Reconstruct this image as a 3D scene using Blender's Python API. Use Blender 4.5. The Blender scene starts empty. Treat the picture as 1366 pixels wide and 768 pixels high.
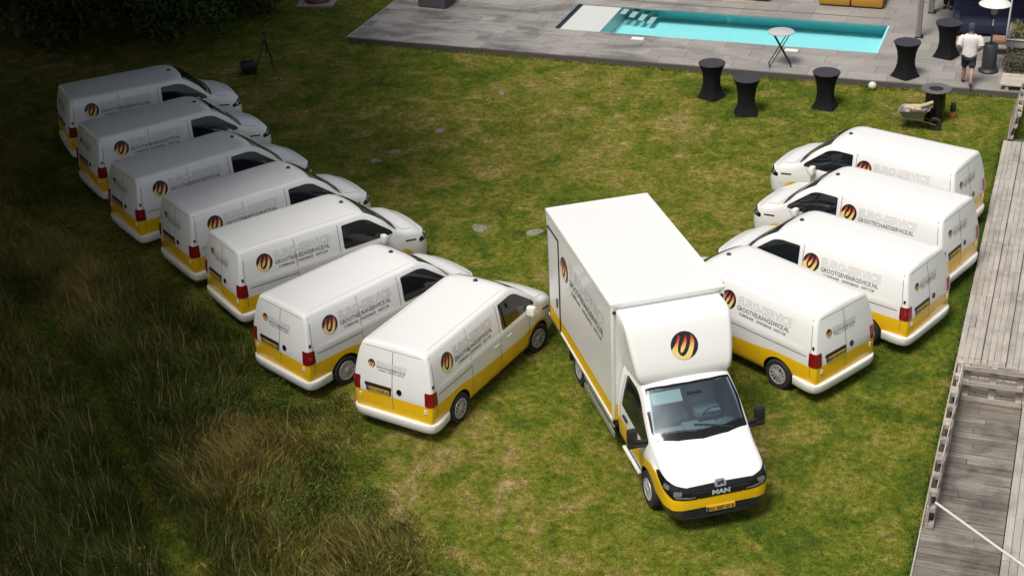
import bpy, bmesh, math, random
import numpy as np
from mathutils import Vector, Matrix
from mathutils.bvhtree import BVHTree

random.seed(7); rng = np.random.default_rng(11)
scene = bpy.context.scene
COL = scene.collection
R = math.radians

# ------------------------------------------------------------------ camera
# world frame: x along the pool deck's front edge, y along the boardwalk, z up, metres
F_PX, PITCH, ROLL, CAM_H, YAW = 2057.4, 0.491204, -0.048924, 17.1766, math.radians(21.4116)
cp, sp, cr, sr = math.cos(PITCH), math.sin(PITCH), math.cos(ROLL), math.sin(ROLL)
right = Vector((1, 0, 0)); down = Vector((0, -sp, -cp)); fwd = Vector((0, cp, -sp))
r2 = right * cr - down * sr; d2 = right * sr + down * cr
rotz = Matrix.Rotation(YAW, 3, 'Z')
r2, d2, fwd = rotz @ r2, rotz @ d2, rotz @ fwd
cam_data = bpy.data.cameras.new('camera'); cam = bpy.data.objects.new('camera', cam_data); COL.objects.link(cam)
m = Matrix.Identity(4)
for i in range(3):
    m[i][0], m[i][1], m[i][2] = r2[i], -d2[i], -fwd[i]
m[2][3] = CAM_H
cam.matrix_world = m
cam_data.sensor_width = 36.0; cam_data.lens = F_PX / 1366 * 36.0
cam_data.clip_end = 2000.0; cam_data.clip_start = 0.5
scene.camera = cam

# ------------------------------------------------------------------ light
SUN_EL, SUN_AZ = R(62), R(251)          # azimuth of the direction towards the sun, from +x counter-clockwise
w = bpy.data.worlds.new('World'); scene.world = w; w.use_nodes = True
wn = w.node_tree.nodes; wl = w.node_tree.links
sky = wn.new('ShaderNodeTexSky'); sky.sky_type = 'NISHITA'; sky.sun_disc = False
sky.sun_elevation = SUN_EL; sky.sun_rotation = R(90) - SUN_AZ
sky.air_density = 1.0; sky.dust_density = 4.0; sky.ozone_density = 0.6
hsv = wn.new('ShaderNodeHueSaturation'); hsv.inputs['Saturation'].default_value = 0.42   # a white overcast
bg = wn['Background']; wl.new(sky.outputs[0], hsv.inputs['Color']); wl.new(hsv.outputs[0], bg.inputs[0]); bg.inputs[1].default_value = 0.095
sd = bpy.data.lights.new('sun', 'SUN'); so = bpy.data.objects.new('sun', sd); COL.objects.link(so)
sd.energy = 2.9; sd.angle = R(20); sd.color = (1.0, 0.945, 0.86)
dv = Vector((math.cos(SUN_EL) * math.cos(SUN_AZ), math.cos(SUN_EL) * math.sin(SUN_AZ), math.sin(SUN_EL)))
so.rotation_euler = dv.to_track_quat('Z', 'Y').to_euler()
scene.view_settings.view_transform = 'Standard'; scene.view_settings.look = 'None'
scene.view_settings.exposure = 0.15; scene.view_settings.gamma = 1.0
scene.cycles.max_bounces = 6; scene.cycles.transparent_max_bounces = 12
scene.cycles.caustics_reflective = False; scene.cycles.caustics_refractive = False

# ------------------------------------------------------------------ object helpers
def tag(o, label=None, cat=None, group=None, kind=None):
    if label: o['label'] = label
    if cat: o['category'] = cat
    if group: o['group'] = group
    if kind: o['kind'] = kind
    return o
def empty(name, loc=(0, 0, 0), rz=0.0, **k):
    o = bpy.data.objects.new(name, None); COL.objects.link(o); o.empty_display_size = 0.2
    o.location = loc; o.rotation_euler = (0, 0, rz); return tag(o, **k)
def link_mesh(name, me, parent=None, loc=None, rz=None, **k):
    o = bpy.data.objects.new(name, me); COL.objects.link(o); o.parent = parent
    if loc is not None: o.location = loc
    if rz is not None: o.rotation_euler = (0, 0, rz)
    return tag(o, **k)
def copy_tree(o, parent=None):
    c = o.copy(); COL.objects.link(c); c.parent = parent
    for ch in list(o.children): copy_tree(ch, c)
    return c
def smooth_mesh(me, ang=35):
    me.polygons.foreach_set('use_smooth', [True] * len(me.polygons)); me.set_sharp_from_angle(angle=R(ang)); me.update()

class MB:
    """collects simple solids; build() makes ONE mesh"""
    def __init__(s): s.v, s.f, s.m = [], [], []
    def add(s, vs, fs, mi=0):
        b = len(s.v); s.v += [tuple(p) for p in vs]
        for f in fs: s.f.append(tuple(b + i for i in f)); s.m.append(mi)
        return s
    def box(s, c, d, rz=0.0, mi=0, rot=None, taper=1.0):
        x, y, z = d[0] / 2, d[1] / 2, d[2] / 2
        M = rot if rot is not None else Matrix.Rotation(rz, 3, 'Z')
        vs = []
        for k in (-1, 1):
            t = taper if k > 0 else 1.0
            for a, b in ((-1, -1), (1, -1), (1, 1), (-1, 1)): vs.append(M @ Vector((a * x * t, b * y * t, k * z)) + Vector(c))
        return s.add(vs, [(3, 2, 1, 0), (4, 5, 6, 7), (0, 1, 5, 4), (1, 2, 6, 5), (2, 3, 7, 6), (3, 0, 4, 7)], mi)
    def bbox(s, c, d, bev=0.02, mi=0, rot=None):
        """box with chamfered edges"""
        bm = bmesh.new(); bmesh.ops.create_cube(bm, size=1.0)
        bmesh.ops.scale(bm, vec=d, verts=bm.verts)
        bmesh.ops.bevel(bm, geom=list(bm.edges), offset=bev, segments=2, affect='EDGES', profile=0.6)
        M = rot if rot is not None else Matrix.Identity(3)
        s.add([M @ v.co + Vector(c) for v in bm.verts], [[v.index for v in f.verts] for f in bm.faces], mi); bm.free(); return s
    def tube(s, pts, r, n=8, mi=0, caps=True):
        pts = [Vector(p) for p in pts]; rr = r if isinstance(r, (list, tuple)) else [r] * len(pts)
        b = len(s.v); up = None
        for i, p in enumerate(pts):
            t = (pts[min(i + 1, len(pts) - 1)] - pts[max(i - 1, 0)]).normalized()
            if up is None or abs(up.dot(t)) > 0.95: up = Vector((0, 0, 1)) if abs(t.z) < 0.9 else Vector((1, 0, 0))
            a = t.cross(up).normalized(); up = a.cross(t).normalized()
            for k in range(n):
                q = 2 * math.pi * k / n; s.v.append(tuple(p + (a * math.cos(q) + up * math.sin(q)) * rr[i]))
        for i in range(len(pts) - 1):
            for k in range(n):
                s.f.append((b + i * n + k, b + i * n + (k + 1) % n, b + (i + 1) * n + (k + 1) % n, b + (i + 1) * n + k)); s.m.append(mi)
        if caps:
            s.f.append(tuple(b + k for k in range(n))[::-1]); s.m.append(mi)
            s.f.append(tuple(b + (len(pts) - 1) * n + k for k in range(n))); s.m.append(mi)
        return s
    def lathe(s, prof, n=24, c=(0, 0, 0), axis='z', mi=0, close=False):
        b = len(s.v)
        for r, h in prof:
            for k in range(n):
                q = 2 * math.pi * k / n; x, y = r * math.cos(q), r * math.sin(q)
                p = (x, y, h) if axis == 'z' else (x, h, -y) if axis == 'y' else (h, x, y)
                s.v.append((p[0] + c[0], p[1] + c[1], p[2] + c[2]))
        L = len(prof)
        for i in range(L if close else L - 1):
            j = (i + 1) % L
            for k in range(n): s.f.append((b + i * n + k, b + i * n + (k + 1) % n, b + j * n + (k + 1) % n, b + j * n + k)); s.m.append(mi)
        if not close:
            if prof[0][0] > 1e-6: s.f.append(tuple(b + k for k in range(n))[::-1]); s.m.append(mi)
            if prof[-1][0] > 1e-6: s.f.append(tuple(b + (L - 1) * n + k for k in range(n))); s.m.append(mi)
        return s
    def prism(s, poly, z0, z1, mi=0, M=None):
        """poly in xy extruded z0..z1, M maps to place"""
        n = len(poly); M = M or Matrix.Identity(4)
        vs = [M @ Vector((p[0], p[1], z0)) for p in poly] + [M @ Vector((p[0], p[1], z1)) for p in poly]
        return s.add(vs, [tuple(range(n))[::-1], tuple(range(n, 2 * n))] + [(i, (i + 1) % n, n + (i + 1) % n, n + i) for i in range(n)], mi)
    def mesh(s, name, mats, smooth=None):
        me = bpy.data.meshes.new(name); me.from_pydata(s.v, [], s.f)
        for q in (mats if isinstance(mats, (list, tuple)) else [mats]): me.materials.append(q)
        me.polygons.foreach_set('material_index', s.m)
        bm = bmesh.new(); bm.from_mesh(me); bmesh.ops.recalc_face_normals(bm, faces=bm.faces); bm.to_mesh(me); bm.free()
        if smooth: smooth_mesh(me, smooth)
        return me
    def build(s, name, mats, parent=None, smooth=None, loc=None, rz=None, **k):
        return link_mesh(name, s.mesh(name, mats, smooth), parent, loc, rz, **k)

# ------------------------------------------------------------------ materials
def mat(name, col, rough=0.5, metal=0.0, coat=0.0, spec=0.5):
    m = bpy.data.materials.new(name); m.use_nodes = True; b = m.node_tree.nodes['Principled BSDF']
    b.inputs['Base Color'].default_value = (*col, 1); b.inputs['Roughness'].default_value = rough; b.inputs['Metallic'].default_value = metal
    b.inputs['Coat Weight'].default_value = coat; b.inputs['Specular IOR Level'].default_value = spec
    return m
class NT:
    def __init__(s, m): s.t = m.node_tree; s.n = s.t.nodes; s.l = s.t.links; s.b = s.n.get('Principled BSDF')
    def node(s, t, **k):
        q = s.n.new(t)
        for a, v in k.items(): setattr(q, a, v)
        return q
    def put(s, sock, v):
        if hasattr(v, 'default_value') or isinstance(v, bpy.types.NodeSocket): s.l.new(v, sock)
        else: sock.default_value = v
    def math(s, op, a, b=0.0, c=None, clamp=False):
        q = s.n.new('ShaderNodeMath'); q.operation = op; q.use_clamp = clamp; s.put(q.inputs[0], a); s.put(q.inputs[1], b)
        if c is not None: s.put(q.inputs[2], c)
        return q.outputs[0]
    def mix(s, f, a, b, bt='MIX'):
        q = s.n.new('ShaderNodeMix'); q.data_type = 'RGBA'; q.blend_type = bt; s.put(q.inputs[0], f)
        for i, v in ((6, a), (7, b)):
            if isinstance(v, bpy.types.NodeSocket): s.l.new(v, q.inputs[i])
            else: q.inputs[i].default_value = (*v, 1)
        return q.outputs[2]
    def noise(s, vec, scale, det=4, rough=0.55, dist=0.0):
        q = s.n.new('ShaderNodeTexNoise'); q.inputs['Scale'].default_value = scale; q.inputs['Detail'].default_value = det
        q.inputs['Roughness'].default_value = rough; q.inputs['Distortion'].default_value = dist
        if vec is not None: s.l.new(vec, q.inputs['Vector'])
        return q.outputs['Fac']
    def ramp(s, f, stops):
        q = s.n.new('ShaderNodeValToRGB'); e = q.color_ramp.elements
        while len(e) < len(stops): e.new(0.5)
        for i, (p, c) in enumerate(stops): e[i].position = p; e[i].color = (*c, 1) if len(c) == 3 else c
        s.put(q.inputs[0], f); return q.outputs[0]
    def rng(s, f, a, b, c=0.0, d=1.0):
        q = s.n.new('ShaderNodeMapRange'); s.put(q.inputs[0], f)
        for i, v in enumerate((a, b, c, d)): q.inputs[i + 1].default_value = v
        return q.outputs[0]
    def pos(s): return s.n.new('ShaderNodeNewGeometry').outputs['Position']
    def obj(s): return s.n.new('ShaderNodeTexCoord').outputs['Object']
    def map(s, vec, scale=(1, 1, 1), loc=(0, 0, 0), rot=(0, 0, 0)):
        q = s.n.new('ShaderNodeMapping'); q.inputs['Scale'].default_value = scale; q.inputs['Location'].default_value = loc; q.inputs['Rotation'].default_value = rot
        s.l.new(vec, q.inputs['Vector']); return q.outputs[0]
    def xyz(s, vec):
        q = s.n.new('ShaderNodeSeparateXYZ'); s.l.new(vec, q.inputs[0]); return q.outputs
    def rand(s): return s.n.new('ShaderNodeObjectInfo').outputs['Random']
    def bump(s, h, dist=0.01, strength=1.0):
        q = s.n.new('ShaderNodeBump'); q.inputs['Distance'].default_value = dist; q.inputs['Strength'].default_value = strength
        s.l.new(h, q.inputs['Height']); s.l.new(q.outputs[0], s.b.inputs['Normal'])

WHITE = (0.80, 0.80, 0.79); YELLOW = (0.87, 0.52, 0.008); BLACK = (0.012, 0.012, 0.013)
M = {}
M['black'] = mat('black_plastic', (0.018, 0.018, 0.02), 0.45)
M['dark'] = mat('underside_black', (0.01, 0.01, 0.01), 0.9)
M['gloss_black'] = mat('gloss_black', (0.008, 0.008, 0.009), 0.12)
M['glass'] = mat('dark_window_glass', (0.010, 0.013, 0.015), 0.05, spec=0.7)
M['white'] = mat('white_paint', WHITE, 0.28, coat=0.4)
M['white_plain'] = mat('white_plastic', (0.74, 0.74, 0.73), 0.45)
M['yellow'] = mat('yellow_paint', YELLOW, 0.32, coat=0.3)
M['tyre'] = mat('tyre_rubber', (0.02, 0.02, 0.021), 0.8)
M['rim'] = mat('silver_rim', (0.50, 0.50, 0.51), 0.4, 0.3)
M['chrome'] = mat('chrome', (0.75, 0.75, 0.76), 0.15, 1.0)
M['red'] = mat('red_lamp', (0.22, 0.006, 0.010), 0.12, coat=0.6)
M['lamp'] = mat('headlamp_glass', (0.20, 0.215, 0.23), 0.08, 0.3, coat=1.0)
M['plate'] = mat('plate_yellow', (0.62, 0.36, 0.015), 0.45)
M['ink'] = mat('black_print', (0.09, 0.09, 0.095), 0.5)
M['grey_ink'] = mat('grey_print', (0.15, 0.15, 0.16), 0.5)
M['pale_ink'] = mat('pale_grey_print', (0.54, 0.54, 0.54), 0.45)
M['blue'] = mat('plate_blue', (0.02, 0.05, 0.25), 0.4)
M['seam'] = mat('panel_gap', (0.11, 0.11, 0.11), 0.8)
M['alu'] = mat('aluminium_trim', (0.55, 0.55, 0.55), 0.4, 0.7)
M['seat'] = mat('seat_cloth', (0.10, 0.11, 0.12), 0.9)
M['dash'] = mat('dashboard', (0.05, 0.055, 0.06), 0.6)

def paint_mat(name, curve, lo=None, xr=(-1.0, 4.2), zr=1.6, black_below=None, xmax=None):
    """white paint with a yellow wrap whose upper edge is a curve of the body's own length axis"""
    m = mat(name, WHITE, 0.28, coat=0.4); t = NT(m); o = t.obj(); X, Y, Z = t.xyz(o)
    fc = t.node('ShaderNodeFloatCurve'); c = fc.mapping.curves[0]
    pts = [((x - xr[0]) / (xr[1] - xr[0]), z / zr) for x, z in curve]
    while len(c.points) < len(pts): c.points.new(0.5, 0.5)
    for i, p in enumerate(pts): c.points[i].location = p; c.points[i].handle_type = 'AUTO_CLAMPED'
    fc.mapping.update()
    t.put(fc.inputs['Value'], t.rng(X, xr[0], xr[1]))
    thr = t.math('MULTIPLY', fc.outputs[0], zr)
    yel = t.math('LESS_THAN', Z, thr)
    if xmax is not None: yel = t.math('MULTIPLY', yel, t.math('LESS_THAN', X, xmax))
    dirt = t.noise(o, 2.2, 5, 0.6)
    wh = t.mix(t.rng(dirt, 0.3, 0.8), WHITE, (0.79, 0.787, 0.775))
    col = t.mix(yel, wh, YELLOW)
    if black_below is not None: col = t.mix(t.math('LESS_THAN', Z, black_below), col, (0.02, 0.02, 0.02))
    # road dust low down on the panels, broken up by noise
    dust = t.math('MULTIPLY', t.rng(Z, 0.75, 0.30), t.rng(t.noise(o, 6.0, 5, 0.65), 0.35, 0.8), clamp=True)
    col = t.mix(t.math('MULTIPLY', dust, 0.5), col, (0.16, 0.13, 0.09))
    t.l.new(col, t.b.inputs['Base Color'])
    t.put(t.b.inputs['Roughness'], t.rng(dirt, 0.3, 0.8, 0.29, 0.31))
    return m

# colour of the lawn, shared by the ground sheet and the blades that stand on it (world position)
def lawn_color(t):
    p = t.pos()
    big = t.noise(p, 0.16, 3, 0.6, 0.4); mid = t.noise(t.map(p, (1, 1, 0.2)), 0.95, 7, 0.70, 0.8); sm = t.noise(t.map(p, (1, 1, 0.2)), 3.0, 4, 0.6); fi = t.noise(t.map(p, (1, 1, 0.3)), 16.0, 3, 0.6)
    s = t.math('ADD', t.math('MULTIPLY', mid, 0.55), t.math('ADD', t.math('MULTIPLY', big, 0.28), t.math('ADD', t.math('MULTIPLY', sm, 0.22), t.math('MULTIPLY', fi, 0.12))))
    X, Y, Z = t.xyz(p)
    green = t.math('MULTIPLY', t.rng(X, -7.0, -1.0), 0.055)       # the lawn is lusher along the boardwalk
    s = t.math('SUBTRACT', s, green)
    c = t.ramp(s, [(0.47, (0.050, 0.092, 0.008)), (0.55, (0.110, 0.142, 0.012)), (0.605, (0.180, 0.180, 0.025)), (0.655, (0.260, 0.208, 0.062)), (0.72, (0.42, 0.31, 0.155))])
    tuft = t.noise(t.map(p, (1.0, 1.0, 0.3)), 7.0, 5, 0.72, 0.3); fib = t.noise(t.map(p, (1.6, 0.8, 0.3), rot=(0, 0, 0.5)), 26.0, 3, 0.7)
    hv = t.node('ShaderNodeHueSaturation'); t.l.new(c, hv.inputs['Color'])
    t.put(hv.inputs['Value'], t.math('MULTIPLY', t.rng(tuft, 0.30, 0.70, 0.45, 1.75), t.rng(fib, 0.30, 0.70, 0.55, 1.50)))
    return hv.outputs[0], s, fi
def lawn_mat():
    m = mat('lawn_soil', (0.1, 0.1, 0.03), 0.95, spec=0.1); t = NT(m); c, s, fi = lawn_color(t)
    p = t.pos(); f2 = t.noise(p, 45.0, 2, 0.7)
    c = t.mix(t.rng(f2, 0.35, 0.7), t.mix(0.45, c, (0.03, 0.035, 0.008)), c)
    t.l.new(c, t.b.inputs['Base Color'])
    h = t.math('ADD', t.noise(p, 9.0, 4, 0.7), t.math('MULTIPLY', f2, 0.5)); t.bump(h, 0.05, 0.8)
    return m
def blade_mat(name, tint, k=0.35, kk=1.0):
    m = mat(name, (0.1, 0.1, 0.03), 0.7, spec=0.25); t = NT(m); c, s, fi = lawn_color(t)
    a = t.node('ShaderNodeVertexColor', layer_name='Col').outputs[0]
    c = t.mix(k, c, a)
    t.l.new(c, t.b.inputs['Base Color'])
    return m

def wood_mat(name, a, b, axis=0, stain=0.5, lo=0.74, hi=1.22):
    """weathered boards: grain along the piece's own long axis, each piece its own tone"""
    m = mat(name, a, 0.85, spec=0.2); t = NT(m); o = t.obj(); r = t.rand()
    sc = (0.8, 14, 14) if axis == 0 else (14, 0.8, 14)
    comb = t.node('ShaderNodeCombineXYZ'); t.put(comb.inputs[0], t.math('MULTIPLY', r, 37.0)); t.put(comb.inputs[1], t.math('MULTIPLY', r, 11.0))
    va = t.node('ShaderNodeVectorMath', operation='ADD'); t.l.new(t.map(o, sc), va.inputs[0]); t.l.new(comb.outputs[0], va.inputs[1])
    g = t.noise(va.outputs[0], 2.2, 6, 0.65, 0.3); blot = t.noise(t.pos(), 1.3, 5, 0.65)
    c = t.mix(t.rng(g, 0.3, 0.72), a, b)
    c = t.mix(t.math('MULTIPLY', t.rng(blot, 0.48, 0.66), stain), c, tuple(x * 0.42 for x in a))
    hv = t.node('ShaderNodeHueSaturation'); t.l.new(c, hv.inputs['Color']); t.put(hv.inputs['Value'], t.rng(r, 0, 1, lo, hi))
    t.l.new(hv.outputs[0], t.b.inputs['Base Color']); t.bump(g, 0.006, 0.7)
    return m
M['board'] = wood_mat('boardwalk_wood', (0.33, 0.305, 0.272), (0.45, 0.42, 0.38), 1, 0.45, 0.90, 1.10)
M['board_dark'] = wood_mat('lower_deck_wood', (0.115, 0.102, 0.088), (0.30, 0.27, 0.235), 0, 0.6)
M['pallet'] = wood_mat('pallet_wood', (0.26, 0.225, 0.19), (0.56, 0.51, 0.45), 0, 0.6)
M['post'] = wood_mat('grey_post_wood', (0.22, 0.205, 0.185), (0.33, 0.31, 0.285), 1, 0.3)
def tile_mat():
    m = mat('deck_tile_stone', (0.3, 0.3, 0.29), 0.6); t = NT(m); o = t.obj(); r = t.rand()
    comb = t.node('ShaderNodeCombineXYZ'); t.put(comb.inputs[0], t.math('MULTIPLY', r, 31.0)); t.put(comb.inputs[1], t.math('MULTIPLY', r, 17.0))
    va = t.node('ShaderNodeVectorMath', operation='ADD'); t.l.new(t.map(o, (1.0, 7, 1)), va.inputs[0]); t.l.new(comb.outputs[0], va.inputs[1])
    g = t.noise(va.outputs[0], 1.4, 5, 0.6, 0.2)
    p = t.pos(); wet = t.noise(t.map(p, (0.55, 1.3, 1)), 0.9, 5, 0.62, 0.5)
    c = t.mix(t.rng(g, 0.3, 0.7), (0.245, 0.230, 0.215), (0.35, 0.33, 0.31))
    X, Y, Z = t.xyz(p)
    damp = t.rng(X, -9.0, -14.0, 0.25, 1.0)                       # more staining left of the pool
    c = t.mix(t.math('MULTIPLY', t.math('MULTIPLY', t.rng(wet, 0.46, 0.62), 0.80), damp), c, (0.115, 0.105, 0.10))
    hv = t.node('ShaderNodeHueSaturation'); t.l.new(c, hv.inputs['Color']); t.put(hv.inputs['Value'], t.rng(r, 0, 1, 0.86, 1.12))
    t.l.new(hv.outputs[0], t.b.inputs['Base Color']); t.bump(g, 0.002, 0.4)
    return m
M['tile'] = tile_mat()
M['joint'] = mat('tile_joint', (0.20, 0.19, 0.178), 0.9)
M['lawn'] = lawn_mat()
# ------------------------------------------------------------------ vehicle body tools
def pchip(xs, ys, x):
    xs = np.asarray(xs, float); ys = np.asarray(ys, float); h = np.diff(xs); d = np.diff(ys) / h
    mm = np.zeros(len(xs)); mm[0], mm[-1] = d[0], d[-1]
    for i in range(1, len(xs) - 1):
        if d[i - 1] * d[i] > 0:
            w1, w2 = 2 * h[i] + h[i - 1], h[i] + 2 * h[i - 1]; mm[i] = (w1 + w2) / (w1 / d[i - 1] + w2 / d[i])
    i = np.clip(np.searchsorted(xs, x) - 1, 0, len(xs) - 2); t = (x - xs[i]) / h[i]
    return (2 * t**3 - 3 * t**2 + 1) * ys[i] + (t**3 - 2 * t**2 + t) * h[i] * mm[i] + (-2 * t**3 + 3 * t**2) * ys[i + 1] + (t**3 - t**2) * h[i] * mm[i + 1]
def loft_body(stations, xs, sub=4, shift=None):
    """stations: {x: 11 (y,z) points from bottom centre over the side to roof centre}"""
    kx = sorted(stations); P = np.array([stations[k] for k in kx], float)
    n = P.shape[1]; rings = []
    for x in xs:
        ring = np.array([[pchip(kx, P[:, j, a], x) for a in (0, 1)] for j in range(n)])
        out = [ring[0]]
        for j in range(n - 1):
            p0, p1, p2, p3 = ring[max(j - 1, 0)], ring[j], ring[j + 1], ring[min(j + 2, n - 1)]
            if j == n - 2: p3 = p2 + np.array([-(p1 - p2)[0], (p1 - p2)[1]]); p3[0] = -abs(p1[0])
            for k in range(1, sub + 1):
                t = k / sub; a = np.linalg.norm(p2 - p1) + 1e-9
                m1 = (p2 - p0) * a / (np.linalg.norm(p2 - p1) + np.linalg.norm(p1 - p0) + 1e-9); m2 = (p3 - p1) * a / (np.linalg.norm(p3 - p2) + np.linalg.norm(p2 - p1) + 1e-9)
                if j <= 1: m1 = m2 = p2 - p1                       # floor and sill stay straight
                out.append((2*t**3-3*t**2+1)*p1 + (t**3-2*t**2+t)*m1 + (-2*t**3+3*t**2)*p2 + (t**3-t**2)*m2)
        out[-1][0] = 0.0
        full = [(x, y, z) for y, z in out] + [(x, -y, z) for y, z in out[-2:0:-1]]
        if shift: full = [shift(*p) for p in full]
        rings.append(full)
    L = len(rings[0]); half = L // 2; v = [p for r in rings for p in r]; f = []
    for i in range(len(rings) - 1):
        for k in range(L): f.append((i * L + k, i * L + (k + 1) % L, (i + 1) * L + (k + 1) % L, (i + 1) * L + k))
    for base, rev in ((0, False), ((len(rings) - 1) * L, True)):
        for k in range(half):
            a, b, c, d = base + k, base + k + 1, base + (L - k - 1) % L, base + (L - k) % L
            q = list(dict.fromkeys([a, b, c, d])); f.append(tuple(q if rev else q[::-1]))
    return v, f
def raw_mesh(name, v, f, mats=()):
    me = bpy.data.meshes.new(name); me.from_pydata(v, [], f)
    for q in mats: me.materials.append(q)
    bm = bmesh.new(); bm.from_mesh(me); bmesh.ops.remove_doubles(bm, verts=bm.verts, dist=1e-6); bmesh.ops.recalc_face_normals(bm, faces=bm.faces); bm.to_mesh(me); bm.free()
    return me
def boolean(me, cutters):
    """difference; cutters carry the material index of the cut faces"""
    o = bpy.data.objects.new('tmp_body', me); COL.objects.link(o); cs = []
    for c in cutters:
        q = bpy.data.objects.new('tmp_cutter', c); COL.objects.link(q); cs.append(q)
        md = o.modifiers.new('cut', 'BOOLEAN'); md.operation = 'DIFFERENCE'; md.object = q; md.solver = 'MANIFOLD'; md.material_mode = 'INDEX'
    dg = bpy.context.evaluated_depsgraph_get(); dg.update()
    res = bpy.data.meshes.new_from_object(o.evaluated_get(dg))
    for q in [o] + cs: bpy.data.objects.remove(q)
    return res
def bvh_of(me):
    bm = bmesh.new(); bm.from_mesh(me); b = BVHTree.FromBMesh(bm); bm.free(); return b
def round_poly(poly, r, n=4):
    out = []; N = len(poly)
    for i in range(N):
        p, a, b = Vector(poly[i]), Vector(poly[i - 1]), Vector(poly[(i + 1) % N])
        rr = r[i] if isinstance(r, (list, tuple)) else r
        d1, d2 = (a - p), (b - p); rr = min(rr, d1.length * .45, d2.length * .45)
        s, e = p + d1.normalized() * rr, p + d2.normalized() * rr
        for k in range(n + 1):
            t = k / n; out.append((s * (1 - t)**2 + p * 2 * t * (1 - t) + e * t**2)[:])
    return out
def circle(cx, cy, r, n=28): return [(cx + r * math.cos(2 * math.pi * k / n), cy + r * math.sin(2 * math.pi * k / n)) for k in range(n)]
PLANES = {  # origin, right, up, ray direction
    'left': (Vector((0, 4, 0)), Vector((1, 0, 0)), Vector((0, 0, 1)), Vector((0, -1, 0))),
    'right': (Vector((0, -4, 0)), Vector((1, 0, 0)), Vector((0, 0, 1)), Vector((0, 1, 0))),
    'rear': (Vector((-9, 0, 0)), Vector((0, 1, 0)), Vector((0, 0, 1)), Vector((1, 0, 0))),
    'front': (Vector((9, 0, 0)), Vector((0, 1, 0)), Vector((0, 0, 1)), Vector((-1, 0, 0))),
    'top': (Vector((0, 0, 9)), Vector((1, 0, 0)), Vector((0, 1, 0)), Vector((0, 0, -1)))}
def drop(bvh, plane, a, b, off):
    o, r, u, d = PLANES[plane] if isinstance(plane, str) else plane
    src = o + r * a + u * b
    h = bvh.ray_cast(src, d)
    if h[0] is None:
        q = src.copy(); best = None
        for k in range(40):
            n = bvh.find_nearest(src + d * (k * 0.25))
            if n[0] is not None and (best is None or n[3] < best[3]): best = n
        h = best
    nn = h[1] if h[1].dot(d) < 0 else -h[1]
    return h[0] + nn * off
def patch(bvh, plane, poly, off=0.006, step=0.10, depth=0.02, mb=None, mi=0):
    """a panel laid on the body: the polygon is gridded, dropped onto the surface and given an edge"""
    mb = mb or MB(); bm = bmesh.new()
    vs = [bm.verts.new((p[0], p[1], 0)) for p in poly]; bm.faces.new(vs)
    if step:
        for ax in (0, 1):
            lo, hi = min(p[ax] for p in poly), max(p[ax] for p in poly); k = int((hi - lo) / step)
            for i in range(1, k + 1):
                co = [0, 0, 0]; co[ax] = lo + (hi - lo) * i / (k + 1); no = [0, 0, 0]; no[ax] = 1
                bmesh.ops.bisect_plane(bm, geom=list(bm.verts) + list(bm.edges) + list(bm.faces), plane_co=co, plane_no=no)
    o, r, u, d = PLANES[plane] if isinstance(plane, str) else plane
    bm.verts.ensure_lookup_table(); bm.verts.index_update(); n = len(bm.verts)
    top = [drop(bvh, plane, v.co.x, v.co.y, off) for v in bm.verts]
    faces = [tuple(v.index for v in f.verts) for f in bm.faces]
    be = [e for e in bm.edges if len(e.link_faces) == 1]; b = len(mb.v)
    bv = sorted({v.index for e in be for v in e.verts}); idx = {q: b + n + i for i, q in enumerate(bv)}
    mb.v += [tuple(p) for p in top] + [tuple(top[q] + d * depth) for q in bv]
    for f in faces: mb.f.append(tuple(b + i for i in f)); mb.m.append(mi)
    for e in be:
        q = e.link_faces[0]; li = [l for l in q.loops if l.edge == e][0]; i, j = li.vert.index, li.link_loop_next.vert.index
        mb.f.append((b + j, b + i, idx[i], idx[j])); mb.m.append(mi)
    bm.free(); return mb
def strip(bvh, plane, pts, wd, off=0.002, mb=None, step=0.12, mi=0):
    """a thin line (panel gap, wiper) following a polyline on the body"""
    mb = mb or MB()
    for (a, b), (c, e) in zip(pts[:-1], pts[1:]):
        L = math.hypot(c - a, e - b); nx, ny = -(e - b) / L * wd / 2, (c - a) / L * wd / 2; k = max(1, int(L / step))
        base = len(mb.v)
        for i in range(k + 1):
            t = i / k; x, y = a + (c - a) * t, b + (e - b) * t
            mb.v += [tuple(drop(bvh, plane, x + nx, y + ny, off)), tuple(drop(bvh, plane, x - nx, y - ny, off))]
        for i in range(k): mb.f.append((base + 2*i, base + 2*i + 1, base + 2*i + 3, base + 2*i + 2)); mb.m.append(mi)
    return mb
_tc = {}
def text_geo(s, size, fat=0.0, width=None, align='LEFT'):
    """flat lettering as (verts2d, tris); width stretches it to an exact length"""
    k = (s, size, fat, width, align)
    if k in _tc: return _tc[k]
    cu = bpy.data.curves.new('lettering', 'FONT'); cu.body = s; cu.size = size; cu.offset = fat; cu.resolution_u = 2; cu.align_x = 'LEFT'
    o = bpy.data.objects.new('tmp_text', cu); COL.objects.link(o)
    dg = bpy.context.evaluated_depsgraph_get(); dg.update()
    me = bpy.data.meshes.new_from_object(o.evaluated_get(dg)); bpy.data.objects.remove(o)
    v = [(p.co.x, p.co.y) for p in me.vertices]; f = [tuple(p.vertices) for p in me.polygons]; bpy.data.meshes.remove(me)
    x0, x1 = min(p[0] for p in v), max(p[0] for p in v)
    sx = (width / (x1 - x0)) if width else 1.0; sh = 0.0 if align == 'LEFT' else -(x1 - x0) * sx / 2
    v = [((p[0] - x0) * sx + sh, p[1]) for p in v]; _tc[k] = (v, f); return _tc[k]
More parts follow.
